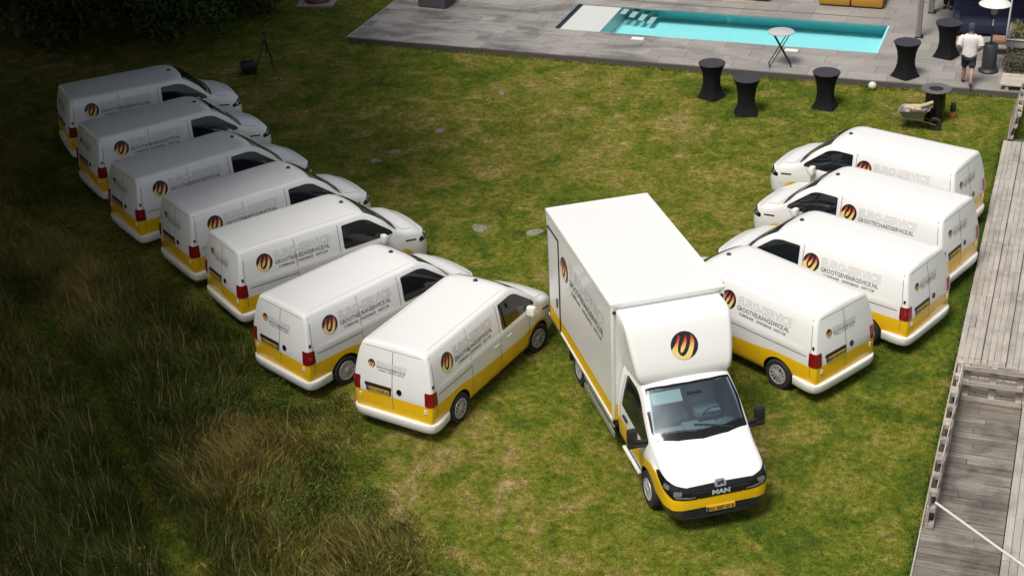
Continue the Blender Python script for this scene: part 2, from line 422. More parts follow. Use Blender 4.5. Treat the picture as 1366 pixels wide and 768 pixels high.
def letter(bvh, plane, s, a0, b0, size, off, mb, flip=False, fat=0.0, width=None, mi=0, align='LEFT', slant=0.0):
    v, f = text_geo(s, size, fat, width, align); b = len(mb.v); sg = -1 if flip else 1
    for x, y in v: mb.v.append(tuple(drop(bvh, plane, a0 + sg * (x + slant * y), b0 + y, off)))
    for q in f: mb.f.append(tuple(b + i for i in q)); mb.m.append(mi)
    return mb
# the flame disc emblem: a black disc, flame shapes whose print runs from red to pale yellow
FLAME = [(-.36,.88),(-.43,.66),(-.50,.46),(-.62,.22),(-.78,.02),(-.975,-.18),(-.90,-.42),(-.76,-.64),(-.58,-.80),(-.36,-.92),(-.12,-.975),(.12,-.97),(.27,-.945),
         (.44,-.72),(.60,-.36),(.71,-.02),(.74,.28),(.68,.54),(.53,.74),(.49,.45),(.42,.10),(.34,-.12),(.20,-.40),(.02,-.63),(-.20,-.75),(-.40,-.62),(-.53,-.36),(-.50,-.08),(-.38,.28),(-.24,.60)]
LEAF = [(.18,.74),(.22,.46),(.17,.18),(.06,-.10),(-.12,-.38),(-.30,-.50),(-.345,-.32),(-.27,-.06),(-.06,.26),(.06,.52)]
def flame_col(y):
    st = [(-.25, (.82, .62, .22)), (.0, (.80, .45, .12)), (.25, (.66, .16, .06)), (.55, (.40, .04, .035)), (.9, (.09, .02, .025))]
    if y <= st[0][0]: return st[0][1]
    for (a, c), (b, e) in zip(st[:-1], st[1:]):
        if y <= b: t = (y - a) / (b - a); return tuple(c[i] + (e[i] - c[i]) * t for i in range(3))
    return st[-1][1]
m = mat('flame_print', (1, 1, 1), 0.35); t = NT(m); t.l.new(t.node('ShaderNodeVertexColor', layer_name='Col').outputs[0], t.b.inputs['Base Color']); M['flame'] = m
def emblem(bvh, plane, a0, b0, rad, name, flip=False):
    mb = MB(); sg = -1 if flip else 1
    patch(bvh, plane, [(a0 + sg * x * rad, b0 + y * rad) for x, y in (circle(0, 0, 1) if not flip else circle(0, 0, 1)[::-1])], 0.005, rad * 0.7, 0.008, mb, 0)
    ncol = len(mb.v); cols = [(0.022, 0.014, 0.016)] * ncol
    for poly in (FLAME, LEAF):
        bm = bmesh.new(); bm.faces.new([bm.verts.new((p[0], p[1], 0)) for p in poly])
        for k in range(1, 9):
            bmesh.ops.bisect_plane(bm, geom=list(bm.verts) + list(bm.edges) + list(bm.faces), plane_co=(0, -1 + k * 0.222, 0), plane_no=(0, 1, 0))
        bmesh.ops.triangulate(bm, faces=bm.faces[:])
        bm.verts.index_update(); b = len(mb.v)
        for v in bm.verts: mb.v.append(tuple(drop(bvh, plane, a0 + sg * v.co.x * rad, b0 + v.co.y * rad, 0.009))); cols.append(flame_col(v.co.y))
        for f in bm.faces: mb.f.append(tuple(b + v.index for v in f.verts)); mb.m.append(0)
        bm.free()
    me = mb.mesh(name, M['flame']); at = me.color_attributes.new('Col', 'FLOAT_COLOR', 'POINT')
    at.data.foreach_set('color', [q for c in cols for q in (*c, 1.0)]); return me
def wheel_meshes(r, wd, rim_r, spokes=6, dark_gap=True):
    t = MB().lathe([(rim_r, -wd/2 + .01), (r - .03, -wd/2), (r - .008, -wd/2 + .025), (r, -wd/2 + .05), (r, wd/2 - .05), (r - .008, wd/2 - .025), (r - .03, wd/2), (rim_r, wd/2 - .01)], 28, axis='y', close=True)
    tm = t.mesh('tyre', M['tyre'], 40)
    q = MB(); q.lathe([(rim_r + .004, .02), (rim_r + .004, wd/2 - .012), (rim_r - .022, wd/2 - .004), (rim_r - .03, wd/2 - .03), (.001, wd/2 - .035)], 28, axis='y', mi=1)
    q.lathe([(rim_r + .004, wd/2 - .02), (rim_r - .002, wd/2 + .003), (rim_r - .024, wd/2 + .002), (rim_r - .026, wd/2 - .02)], 28, axis='y', mi=0)
    for k in range(spokes):
        a = 2 * math.pi * k / spokes
        for s in (-1, 1):
            p = []
            for rr, da in ((.045, .10), (.045, .60), (rim_r - .02, .40), (rim_r - .02, .16)):
                an = a + s * da; p.append((rr * math.cos(an), rr * math.sin(an)))
            if s < 0: p = p[::-1]
            q.add([(x, wd/2 - .005 + (.010 if math.hypot(x, z) < .1 else 0), z) for x, z in p] + [(x, wd/2 - .034, z) for x, z in p], [(3, 2, 1, 0), (0, 1, 5, 4), (1, 2, 6, 5), (2, 3, 7, 6), (3, 0, 4, 7)], 0)
    q.lathe([(.062, wd/2 - .03), (.060, wd/2 + .012), (.02, wd/2 + .018), (.001, wd/2 + .018)], 14, axis='y', mi=0)
    return tm, q.mesh('rim', [M['rim'], M['gloss_black']], 30)

# ------------------------------------------------------------------ the delivery van (local: x forward from the rear axle, y left)
WB = 3.17
ST = {}
base = [(0,.22),(.80,.22),(.90,.31),(.942,.58),(.955,.90),(.938,1.22),(.870,1.60),(.812,1.80),(.735,1.918),(.37,1.960),(0,1.972)]
def mod(**k):
    q = list(base)
    for a, v in k.items(): q[int(a[1:])] = v
    return q
for x in (-.86, -.5, 0.6, 1.6, 2.1): ST[x] = base
ST[2.28] = mod(p7=(.808,1.79), p8=(.725,1.905), p9=(.36,1.952), p10=(0,1.962))
ST[2.48] = mod(p6=(.866,1.58), p7=(.805,1.745), p8=(.705,1.845), p9=(.365,1.892), p10=(0,1.902))
ST[2.85] = mod(p5=(.936,1.2), p6=(.890,1.42), p7=(.848,1.545), p8=(.785,1.605), p9=(.41,1.655), p10=(0,1.67))
ST[3.18] = mod(p5=(.932,1.13), p6=(.916,1.205), p7=(.89,1.25), p8=(.835,1.275), p9=(.43,1.32), p10=(0,1.335))
ST[3.32] = mod(p4=(.95,.86), p5=(.928,1.07), p6=(.905,1.145), p7=(.87,1.185), p8=(.795,1.215), p9=(.41,1.25), p10=(0,1.262))
ST[3.72] = mod(p3=(.932,.6), p4=(.928,.82), p5=(.895,.985), p6=(.86,1.05), p7=(.815,1.085), p8=(.72,1.115), p9=(.37,1.15), p10=(0,1.162))
ST[3.92] = mod(p1=(.70,.22), p2=(.83,.31), p3=(.88,.58), p4=(.87,.80), p5=(.825,.91), p6=(.785,.955), p7=(.73,.985), p8=(.64,1.02), p9=(.32,1.055), p10=(0,1.067))
ST[4.03] = mod(p1=(.58,.24), p2=(.72,.33), p3=(.78,.57), p4=(.765,.78), p5=(.725,.885), p6=(.69,.925), p7=(.64,.955), p8=(.54,.98), p9=(.27,1.005), p10=(0,1.015))
ST[4.08] = mod(p1=(.47,.28), p2=(.60,.36), p3=(.68,.56), p4=(.67,.73), p5=(.62,.81), p6=(.58,.84), p7=(.53,.86), p8=(.44,.88), p9=(.22,.90), p10=(0,.908))
ST[4.10] = mod(p1=(.40,.30), p2=(.52,.38), p3=(.60,.55), p4=(.59,.68), p5=(.54,.745), p6=(.50,.765), p7=(.45,.78), p8=(.37,.795), p9=(.18,.81), p10=(0,.815))
def inset(dy, dz): return [(max(0, y - dy if y > 0 else 0), z - dz if z > 1.7 else max(z, .38)) for y, z in base]
for x in (-.86, -.5):
    q = list(base); q[0] = (0, .38); q[1] = (.82, .38); q[2] = (.91, .42); ST[x] = q
ST[-.36] = base
ST[-.93] = inset(.005, .005); ST[-.968] = inset(.024, .024); ST[-.985] = inset(.058, .058)
def lean(x, y, z):
    if x < -.3: x += .17 * max(0, min(1, (z - .95) / 1.0)) ** 1.25 * max(0, min(1, (-.3 - x) / .5))
    # a pressed crease along the load bay sides and the doors' waist
    if -.7 < x < 2.9 and .5 < z < 1.5 and y:
        e = min(1, (x + .7) / .15, (2.9 - x) / .3); g = math.exp(-((z - 1.17) / .035) ** 2) - .6 * math.exp(-((z - 1.09) / .04) ** 2)
        y += math.copysign(.014 * e * g, y)
    return x, y, z
xs = [-.985, -.975, -.965, -.95, -.93, -.90, -.86, -.8, -.7, -.58, -.45, -.3, -.15, 0, .15, .3, .45, .6, .8, 1.0, 1.2, 1.4, 1.6, 1.8, 1.95, 2.1, 2.2, 2.28, 2.36, 2.42, 2.48, 2.58, 2.68, 2.78, 2.88, 2.98, 3.06, 3.12, 3.18, 3.24, 3.32, 3.42, 3.52, 3.62, 3.72, 3.8, 3.86, 3.92, 3.96, 4.0, 4.03, 4.06, 4.08, 4.10]
M['van_paint'] = paint_mat('van_paint', [(-1.0,.87),(-.5,.86),(0,.86),(.5,.80),(1.5,.745),(2.5,.71),(2.8,.74),(3.17,.785),(3.36,.755),(3.50,.66),(3.60,.48),(3.70,.2),(4.2,.0)], xmax=3.8)
v_, f_ = loft_body(ST, xs, 6, lean)
van_solid = raw_mesh('van_solid', v_, f_, [M['van_paint'], M['dark']])
vb = bvh_of(van_solid)
cuts = []
for x in (0, WB):
    for s in (-1, 1):
        c = MB().lathe([(.405, .60), (.405, 1.3)], 32, c=(x, 0 if s > 0 else 0, .33), axis='y', mi=1)
        if s < 0: c.v = [(a, -b, e) for a, b, e in c.v]
        cuts.append(c.mesh('tmp', [M['van_paint'], M['dark']]))
van_body = boolean(van_solid, cuts); van_body.name = 'body'; smooth_mesh(van_body, 32)

VP = {}                                     # part name -> list of (mesh, location, label)
def vp(name, me, loc=(0, 0, 0), label=None, parent=None): VP.setdefault(name, []).append((me, loc, label, parent))
vp('body', van_body)
tm, rm = wheel_meshes(.335, .215, .215, 6)
ARCH = 0.845
mb = MB()
for pl in ('left', 'right'):
    win = round_poly([(1.76,1.80),(2.24,1.805),(2.45,1.755),(3.02,1.33),(3.05,1.25),(1.735,1.25)], [.05,.2,.2,.08,.03,.06])
    vp('side_window', patch(vb, pl, win, .006, .12).mesh('side_window', M['glass'], 40))
    fl = round_poly([(2.60,1.58),(2.66,1.60),(3.02,1.34),(3.05,1.25),(2.66,1.25)], .02)
    vp('door_handle', MB().bbox((1.98, (1 if pl == 'left' else -1) * .952, 1.02), (.20, .035, .035), .012).mesh('door_handle', M['white_plain'], 40))
    vp('door_handle', MB().bbox((1.46, (1 if pl == 'left' else -1) * .952, 1.02), (.20, .035, .035), .012).mesh('door_handle', M['white_plain'], 40))
    s = 1 if pl == 'left' else -1
    mr = MB(); mr.bbox((2.74, s * 1.045, 1.245), (.14, .20, .22), .05); mr.tube([(2.80, s * .90, 1.18), (2.76, s * .99, 1.18)], .035, 8, 1)
    vp('wing_mirror', mr.mesh('wing_mirror', [M['white'], M['black']], 40))
    # headlight wraps round the corner of the nose
    d = Vector((-.74, -s * .67, 0)); r_ = Vector((-d.y, d.x, 0)); o_ = Vector((3.9, s * .78, 0)) - d * 3
    hp = [(-.20,.80),(.13,.80),(.20,.86),(.22,.965),(.05,.955),(-.20,.885)]
    if s < 0: hp = [(-a, b) for a, b in hp][::-1]
    hl = MB(); patch(vb, (o_, r_, Vector((0, 0, 1)), d), round_poly(hp, .03), .006, .06, .02, hl, 0)
    cx_, cz_ = sum(p[0] for p in hp) / len(hp), sum(p[1] for p in hp) / len(hp)
    for dx in (-.085, .075): patch(vb, (o_, r_, Vector((0, 0, 1)), d), circle(cx_ + dx, cz_ + .005, .052, 14), .012, .05, .008, hl, 1)
    vp('headlight', hl.mesh('headlight', [M['gloss_black'], M['lamp']], 40))
    mk = strip(vb, pl, [(3.36, .955), (3.66, .905)], .035, .006)
    vp('indicator_strip', mk.mesh('indicator_strip', M['gloss_black']))
    # tail light on the corner
    d = Vector((.80, -s * .60, 0)); r_ = Vector((-d.y, d.x, 0)); o_ = Vector((-.93, s * .90, 0)) - d * 3
    vp('tail_light', patch(vb, (o_, r_, Vector((0, 0, 1)), d), round_poly([(-.125,.88),(.125,.88),(.115,1.18),(-.115,1.18)], .03), .012, .05).mesh('tail_light', M['red'], 40))
    vp('reflector_sticker', MB().bbox((-.985, s * .80, .755), (.02, .09, .09), .006, rot=Matrix.Rotation(-s * .45, 3, 'Z')).mesh('reflector_sticker', M['white_plain']))
    vp('door_hinge', MB().bbox((-.87, s * .925, 1.30), (.05, .03, .07), .01).mesh('door_hinge', M['black']))
    strip(vb, pl, [(1.62, .36), (1.62, 1.0), (1.66, 1.84)], .014, .002, mb); _ = strip(vb, pl, [(.52, .36), (.50, 1.1), (.53, 1.86)], .012, .002, mb) if pl == 'right' else None
    strip(vb, pl, [(2.74, .36), (2.80, 1.0), (2.98, 1.22)], .014, .002, mb); strip(vb, pl, [(-.72, 1.07), (.50 if pl == 'right' else 1.6, 1.065)], .018, .002, mb)
    strip(vb, pl, [(-.82, .62), (-.82, 1.3), (-.74, 1.86)], .012, .002, mb)
strip(vb, 'rear', [(.0, .58), (.0, 1.84)], .014, .002, mb); strip(vb, 'rear', [(-.70, 1.855), (.70, 1.855)], .010, .002, mb)
strip(vb, 'top', [(3.36, -.78), (3.30, -.4), (3.285, 0), (3.30, .4), (3.36, .78)], .014, .002, mb); strip(vb, 'top', [(3.36, .78), (3.9, .70)], .012, .002, mb); strip(vb, 'top', [(3.36, -.78), (3.9, -.70)], .012, .002, mb)
vp('panel_gaps', mb.mesh('panel_gaps', M['seam']))
mb = MB(); strip(vb, 'top', [(-.62, .665), (2.2, .665)], .018, .002, mb); strip(vb, 'top', [(-.62, -.665), (2.2, -.665)], .018, .002, mb)
vp('roof_gutters', mb.mesh('roof_gutters', mat('gutter_grey', (.55, .55, .54), .6)))
ws = round_poly([(2.44,-.655),(2.50,-.34),(2.515,0),(2.50,.34),(2.44,.655),(3.10,.80),(3.17,.40),(3.185,0),(3.17,-.40),(3.10,-.80)], [.06,.2,.2,.2,.06,.06,.2,.2,.2,.06])
vp('windscreen', patch(vb, 'top', ws, .006, .12).mesh('windscreen', M['glass'], 40))
cw = MB(); patch(vb, 'top', [(3.12,-.80),(3.19,-.40),(3.205,0),(3.19,.40),(3.12,.80),(3.22,.80),(3.285,.4),(3.30,0),(3.285,-.4),(3.22,-.80)], .004, .15, .02, cw)
for y0, y1 in ((.70, .10), (-.05, -.62)): strip(vb, 'top', [(3.16, y0), (3.02, y1)], .025, .02, cw)
vp('wiper_cowl', cw.mesh('wiper_cowl', M['black']))
vp('grille', patch(vb, 'front', round_poly([(-.50,.80),(.50,.80),(.56,.90),(-.56,.90)], .03), .006, .08).mesh('grille', M['black'], 40))
vp('air_intake', patch(vb, 'front', round_poly([(-.74,.32),(.74,.32),(.78,.46),(.60,.58),(-.60,.58),(-.78,.46)], .04), .006, .08).mesh('air_intake', M['black'], 40))
# rear bumper: a section swept round the tail
sec = [(.0,.28),(.045,.28),(.062,.30),(.080,.40),(.080,.455),(.074,.472),(.0,.487)]
path = []
for s in (1, -1):
    q = [(-.40,.93),(-.70,.932),(-.85,.93),(-.925,.90),(-.962,.84),(-.978,.70),(-.985,.40),(-.985,.15)]
    path += [(x, s * y) for x, y in (q if s > 0 else q[::-1])]
mb = MB(); P = [Vector((a, b)) for a, b in path]
for i, p in enumerate(P):
    tg = (P[min(i+1, len(P)-1)] - P[max(i-1, 0)]).normalized(); nn = Vector((tg.y, -tg.x)); nn = nn if nn.dot(p - Vector((0.5, 0))) > 0 else -nn
    k = .35 if i in (0, len(P)-1) else 1.0
    for o_, z in sec: mb.v.append((p.x + nn.x * o_ * k, p.y + nn.y * o_ * k, z))
n = len(sec)
for i in range(len(P) - 1):
    for k in range(n - 1): mb.f.append((i*n+k, i*n+k+1, (i+1)*n+k+1, (i+1)*n+k)); mb.m.append(0)
    mb.f.append((i*n+n-1, i*n, (i+1)*n, (i+1)*n+n-1)); mb.m.append(0)
mb.f += [tuple(range(n)), tuple(range((len(P)-1)*n, len(P)*n))[::-1]]; mb.m += [0, 0]
vp('rear_bumper', mb.mesh('rear_bumper', M['white'], 34))
vp('bumper_valance', MB().bbox((-1.0, 0, .285), (.08, 1.30, .06), .02).mesh('bumper_valance', M['black']))
vp('brake_light', MB().bbox((-.735, .02, 1.925), (.05, .36, .022), .006, rot=Matrix.Rotation(R(20), 3, 'Y')).mesh('brake_light', M['gloss_black']))
vp('roof_antenna', MB().lathe([(.055, 1.955), (.05, 1.985), (.03, 2.005), (.012, 2.012), (.001, 2.012)], 12, c=(2.24, 0, 0)).mesh('roof_antenna', M['black'], 50))
mb = MB(); patch(vb, 'rear', round_poly([(.03,.895),(.63,.895),(.63,1.005),(.66,1.01),(.66,1.075),(.02,1.075),(.02,1.01),(.03,1.005)], .015), .012, .15, .02, mb)
vp('plate_holder', mb.mesh('plate_holder', M['black']))
mb = MB(); patch(vb, 'rear', circle(-.17, 1.03, .062, 20), .012, 0, .02, mb); vp('maker_badge', mb.mesh('maker_badge', M['gloss_black']))

def write_block(bvh, plane, a0, b0, sc, lines, flip, mats_off=0.004):
    """the outlined name, the web line and the trades line, as flat print"""
    out = []
    mb = MB(); letter(bvh, plane, 'EURO-SERVICE', a0, b0 + .05 * sc, .245 * sc, mats_off, mb, flip, fat=.007 * sc, width=1.44 * sc, mi=0)
    letter(bvh, plane, 'EURO-SERVICE', a0 + (-1 if flip else 1) * .006 * sc, b0 + .05 * sc, .245 * sc, mats_off + .003, mb, flip, fat=-.003 * sc, width=1.428 * sc, mi=1)
    out.append(('outlined_lettering', mb.mesh('outlined_lettering', [M['pale_ink'], M['white']])))
    mb = MB(); letter(bvh, plane, lines[0], a0, b0 - .075 * sc, .130 * sc, mats_off + .001, mb, flip, fat=.0015 * sc, width=1.40 * sc, mi=0)
    for s_, o_, wd in zip(lines[1:], (.08, .55, 1.02), (.39, .40, .30)):
        letter(bvh, plane, s_, a0 + (-1 if flip else 1) * o_ * sc, b0 - .175 * sc, .082 * sc, mats_off + .001, mb, flip, fat=.001 * sc, width=wd * sc, mi=1)
    out.append(('lettering', mb.mesh('lettering', [M['ink'], M['grey_ink']])))
    return out
TR = ('STOMPBRAARIE', 'DRINKROMAAIGE', 'PARISTI COM')
vans = [  # x, y, heading, side in view, web line, plate, label
 (-26.24, 34.78, 46.27, 'right', 'GROOTAERSSERVICE.NL', '34-VBK-7', 'white and yellow van farthest back in the left row, by the dark trees'),
 (-23.95, 32.53, 53.33, 'right', 'EROOTANVARDEURTTE.NL', '81-VRD-3', 'white and yellow van second from the dark trees in the left row'),
 (-21.56, 30.48, 56.34, 'right', 'GROOTADVEDSDSERVICE.AL', '12-VGL-5', 'white and yellow van third from the dark trees in the left row'),
 (-19.17, 29.04, 56.26, 'right', 'GROOTEBAREDSURVICE.NL', '67-VTN-9', 'white and yellow van in the exact middle of the left row of seven'),
 (-17.04, 27.57, 54.87, 'right', 'GROOTBGUEDNSERVICE.NL', '45-VPX-2', 'white and yellow left row van, third from the front, mirror and headlight showing'),
 (-14.47, 25.29, 65.41, 'right', 'GROOTNEURANSENVICE.NL', '90-VHS-4', 'white and yellow left row van second from the front, only its rear wheel showing'),
 (-11.66, 24.37, 79.21, 'right', 'EBROOTHBLANXSGENVICE.NL', '57-VNP-6', 'frontmost white and yellow van of the left row, two of its wheels showing'),
 (-2.82, 35.77, 162.9, 'left', 'GROOTVERRANSDRVICE.RL', '23-VKD-8', 'white and yellow van at the far end of the right row, nearest the wheelbarrow'),
 (-2.75, 33.12, 160.18, 'left', 'GROOTECHAEDSERVICE.RL', '76-VSF-1', 'white and yellow van second from the wheelbarrow in the right row'),
 (-3.12, 30.41, 158.74, 'left', 'GROOTGEVERIRGSVICE.NL', '38-VLM-5', 'white and yellow van third from the wheelbarrow in the right row, behind the nearest one'),
 (-4.43, 28.06, 150.97, 'left', 'GROOTVELRANGSWICE.AL', '64-VZT-2', 'nearest white and yellow van of the right row, its nose hidden by the box truck'),
]
emb_mesh = {'right': emblem(vb, 'right', -.27, 1.55, .20, 'flame_emblem'), 'left': emblem(vb, 'left', 1.43, 1.53, .20, 'flame_emblem', True), 'rear': emblem(vb, 'rear', .50, 1.50, .085, 'flame_emblem', True)}
rear_write = write_block(vb, 'rear', .38, 1.47, .50, ('GROOTGOEDSERVICE.NL',) + TR, True)
side_block = {}
for i, (x, y, hd, side, web, plate, label) in enumerate(vans):
    if i == 0:
        root = empty('delivery_van')
        for name, lst in VP.items():
            for me, loc, lab, par in lst: link_mesh(name, me, root, loc, kind='stuff' if name in ('panel_gaps', 'roof_gutters') else None)
        for (wx, s) in ((0, -1), (0, 1), (WB, -1), (WB, 1)):
            wh = link_mesh('wheel', tm, root, (wx, s * ARCH, .335), 0 if s > 0 else math.pi); link_mesh('rim', rm, wh)
        link_mesh('flame_emblem', emb_mesh['rear'], root)
        for nm, me in rear_write: link_mesh(nm, me, root)
        proto = root
    else: root = copy_tree(proto)
    root.location = (x, y, 0); root.rotation_euler = (0, 0, R(hd))
    tag(root, label, 'van', 'white delivery vans parked in two rows on the lawn')
    own = []
    own.append((('flame_emblem', emb_mesh[side])))
    if side == 'right': own += write_block(vb, 'right', -.02, 1.50, 1.0, (web,) + TR, False)
    else: own += write_block(vb, 'left', 1.18, 1.48, 1.0, (web,) + TR, True)
    van_side = own
    steer = R(random.uniform(-7, 7))
    for ch in root.children:
        if ch.name.startswith('wheel') and ch.location.x > 1: ch.rotation_euler.z += steer
    pm = MB(); patch(vb, 'rear', [(.065,.905),(.595,.905),(.595,.998),(.065,.998)], .022, 0, .012, pm, 0)
    patch(vb, 'rear', [(.555,.905),(.595,.905),(.595,.998),(.555,.998)], .0235, 0, .005, pm, 1)
    letter(vb, 'rear', plate, .545, .918, .098, .025, pm, True, fat=.003, width=.46, mi=2)
    own.append(('number_plate', pm.mesh('number_plate', [M['plate'], M['blue'], M['ink']])))
    side_block[i] = (root, own)
for root, own in side_block.values():
    for nm, me in own: link_mesh(nm, me, root)
# ------------------------------------------------------------------ the box truck (local: x forward from the front axle, y left)
M['lining'] = mat('cabin_lining', (.06, .065, .068), .9)
truck = empty('box_truck', (-5.53, 23.12, 0), R(-55.25), label='large white box truck with yellow stripe, raised roof fairing and black bumper facing the camera', cat='truck')
TB = [(0,.36),(.86,.36),(.955,.46),(.998,.75),(1.012,1.05),(1.0,1.36),(.935,1.80),(.88,2.04),(.78,2.20),(.40,2.26),(0,2.27)]
def tmod(**k):
    q = list(TB)
    for a, v in k.items(): q[int(a[1:])] = v
    return q
TS = {-1.68: TB, -1.2: TB, -.92: TB}
TS[-.72] = tmod(p6=(.933,1.785), p7=(.882,1.99), p8=(.81,2.105), p9=(.42,2.175), p10=(0,2.19))
TS[-.35] = tmod(p5=(.995,1.34), p6=(.952,1.60), p7=(.92,1.75), p8=(.872,1.82), p9=(.46,1.925), p10=(0,1.955))
TS[.0] = tmod(p5=(.988,1.25), p6=(.965,1.36), p7=(.945,1.425), p8=(.905,1.465), p9=(.48,1.61), p10=(0,1.65))
TS[.22] = tmod(p5=(.975,1.18), p6=(.952,1.255), p7=(.925,1.305), p8=(.865,1.34), p9=(.46,1.42), p10=(0,1.44))
TS[.36] = tmod(p5=(.968,1.13), p6=(.945,1.205), p7=(.915,1.25), p8=(.85,1.285), p9=(.45,1.335), p10=(0,1.345))
TS[.75] = tmod(p3=(.985,.75), p4=(.985,.94), p5=(.945,1.05), p6=(.915,1.105), p7=(.875,1.14), p8=(.79,1.17), p9=(.41,1.21), p10=(0,1.22))
TS[.94] = tmod(p2=(.90,.42), p3=(.94,.72), p4=(.925,.90), p5=(.885,.99), p6=(.85,1.03), p7=(.80,1.06), p8=(.70,1.085), p9=(.36,1.115), p10=(0,1.125))
TS[1.03] = tmod(p1=(.74,.34), p2=(.84,.40), p3=(.87,.70), p4=(.85,.85), p5=(.80,.925), p6=(.76,.955), p7=(.71,.98), p8=(.62,1.0), p9=(.32,1.02), p10=(0,1.03))
TS[1.10] = tmod(p1=(.55,.36), p2=(.66,.42), p3=(.70,.66), p4=(.67,.78), p5=(.62,.83), p6=(.58,.85), p7=(.54,.865), p8=(.46,.88), p9=(.24,.90), p10=(0,.905))
txs = [-1.68, -1.4, -1.2, -1.05, -.92, -.82, -.72, -.62, -.52, -.42, -.35, -.26, -.17, -.08, 0, .08, .15, .22, .29, .36, .46, .56, .66, .75, .82, .88, .94, .97, 1.0, 1.03, 1.06, 1.08, 1.10]
M['truck_paint'] = paint_mat('truck_paint', [(-2,.99),(-1.6,.99),(-1.0,.985),(-.5,.97),(-.1,.99),(.2,1.06),(.45,1.06),(.66,.97),(.85,.885),(1.0,.86),(1.2,.86)], xr=(-2, 1.2), zr=2.0, black_below=.565)
v_, f_ = loft_body(TS, txs, 6)
solid = raw_mesh('cab_solid', v_, f_, [M['truck_paint'], M['dark'], M['lining']])
tb = bvh_of(solid); cuts = []
for s in (-1, 1):
    c = MB().lathe([(.44, .62), (.44, 1.4)], 32, c=(0, 0, .36), axis='y', mi=1)
    if s < 0: c.v = [(a, -b, e) for a, b, e in c.v]
    cuts.append(c.mesh('tmp', [M['truck_paint'], M['dark'], M['lining']]))
c = MB(); poly = [(-1.45,1.10),(-.02,1.10),(.10,1.47),(.70,1.72),(-.1,2.5),(-.60,2.085),(-1.45,2.05)]
n = len(poly); yy = [.86, .86, .86, .82, .74, .755, .76]
c.add([(p[0], -w_, p[1]) for p, w_ in zip(poly, yy)] + [(p[0], w_, p[1]) for p, w_ in zip(poly, yy)], [tuple(range(n))[::-1], tuple(range(n, 2*n))] + [(i, (i+1) % n, n + (i+1) % n, n + i) for i in range(n)], 2)
bmx = bmesh.new()
cab_cut = c.mesh('tmp', [M['truck_paint'], M['dark'], M['lining']]); bmx.from_mesh(cab_cut); bmesh.ops.triangulate(bmx, faces=bmx.faces[:]); bmx.to_mesh(cab_cut); bmx.free()
cuts.append(cab_cut)
cab = boolean(solid, cuts); cab.name = 'cab'; smooth_mesh(cab, 32); link_mesh('cab', cab, truck)
# windscreen glass lets the cabin show through
g = bpy.data.materials.new('windscreen_glass'); g.use_nodes = True; t = NT(g); t.n.remove(t.b)
tr = t.node('ShaderNodeBsdfTransparent'); tr.inputs[0].default_value = (.62, .80, .84, 1); gl = t.node('ShaderNodeBsdfGlossy'); gl.inputs['Color'].default_value = (.84, .95, 1, 1); gl.inputs['Roughness'].default_value = .03
fr = t.node('ShaderNodeFresnel'); fr.inputs[0].default_value = 1.52; mx = t.node('ShaderNodeMixShader'); t.l.new(t.math('ADD', fr.outputs[0], .17, clamp=True), mx.inputs[0])
t.l.new(tr.outputs[0], mx.inputs[1]); t.l.new(gl.outputs[0], mx.inputs[2]); t.l.new(mx.outputs[0], t.n['Material Output'].inputs[0]); M['screen'] = g
ws = round_poly([(-.665,-.80),(-.60,-.42),(-.585,0),(-.60,.42),(-.665,.80),(.0,.89),(.13,.47),(.165,0),(.13,-.47),(.0,-.89)], [.07,.2,.2,.2,.07,.07,.2,.2,.2,.07])
link_mesh('windscreen', patch(tb, 'top', ws, .004, .10, .006).mesh('windscreen', M['screen'], 40), truck)
mb = MB()
def band(outer, inner):
    for i in range(len(outer) - 1):
        (a, b), (c_, d_) = outer[i], outer[i+1]; (e, f), (g_, h) = inner[i], inner[i+1]
        patch(tb, 'top', [(a, b), (c_, d_), (g_, h), (e, f)], .007, .1, .012, mb)
top_o = [(-.69,-.81),(-.63,-.42),(-.612,0),(-.63,.42),(-.69,.81)]; top_i = [(-.645,-.795),(-.585,-.42),(-.57,0),(-.585,.42),(-.645,.795)]
bot_o = [(.055,-.905),(.19,-.48),(.235,0),(.19,.48),(.055,.905)]; bot_i = [(-.05,-.86),(.075,-.47),(.11,0),(.075,.47),(-.05,.86)]
band(top_o, top_i); band(bot_o, bot_i)
for s in (-1, 1): band([(-.69, s*.81), (-.35, s*.885), (.055, s*.905)], [(-.655, s*.785), (-.34, s*.835), (-.03, s*.862)])
link_mesh('windscreen_border', mb.mesh('windscreen_border', M['gloss_black'], 40), truck)
mb = MB()
for y0, y1, x0 in ((.62, -.12, .11), (-.10, -.74, .10)): strip(tb, 'top', [(x0 + .02, y0), (x0 - .075, y1)], .028, .022, mb)
link_mesh('wiper', mb.mesh('wiper', M['black']), truck)
mb = MB(); mb.bbox((-.22, 0, 1.24), (.40, 1.66, .26), .08); mb.bbox((-.15, .40, 1.36), (.26, .42, .12), .05); mb.bbox((-.25, -.05, 1.33), (.3, .34, .20), .04)
link_mesh('dashboard', mb.mesh('dashboard', mat('grey_dashboard', (.30, .33, .34), .55), 40), truck)
for y, wd in ((.46, .52), (-.40, .92)):
    mb = MB(); mb.bbox((-.95, y, 1.28), (.50, wd, .16), .06)
    rot = Matrix.Rotation(R(-12), 3, 'Y'); mb.bbox((-1.20, y, 1.62), (.14, wd, .62), .06, rot=rot)
    for q in ([y] if wd < .6 else [y - .22, y + .22]): mb.bbox((-1.26, q, 1.98), (.10, .26, .18), .04, rot=rot)
    link_mesh('seat', mb.mesh('seat', mat('blue_grey_seat_cloth', (.34, .38, .40), .9), 40), truck)
mb = MB()
pts = [Vector((-.50 + .07 * math.sin(a), .46 + .19 * math.cos(a), 1.44 + .17 * math.sin(a))) for a in np.linspace(0, 2 * math.pi, 25)]
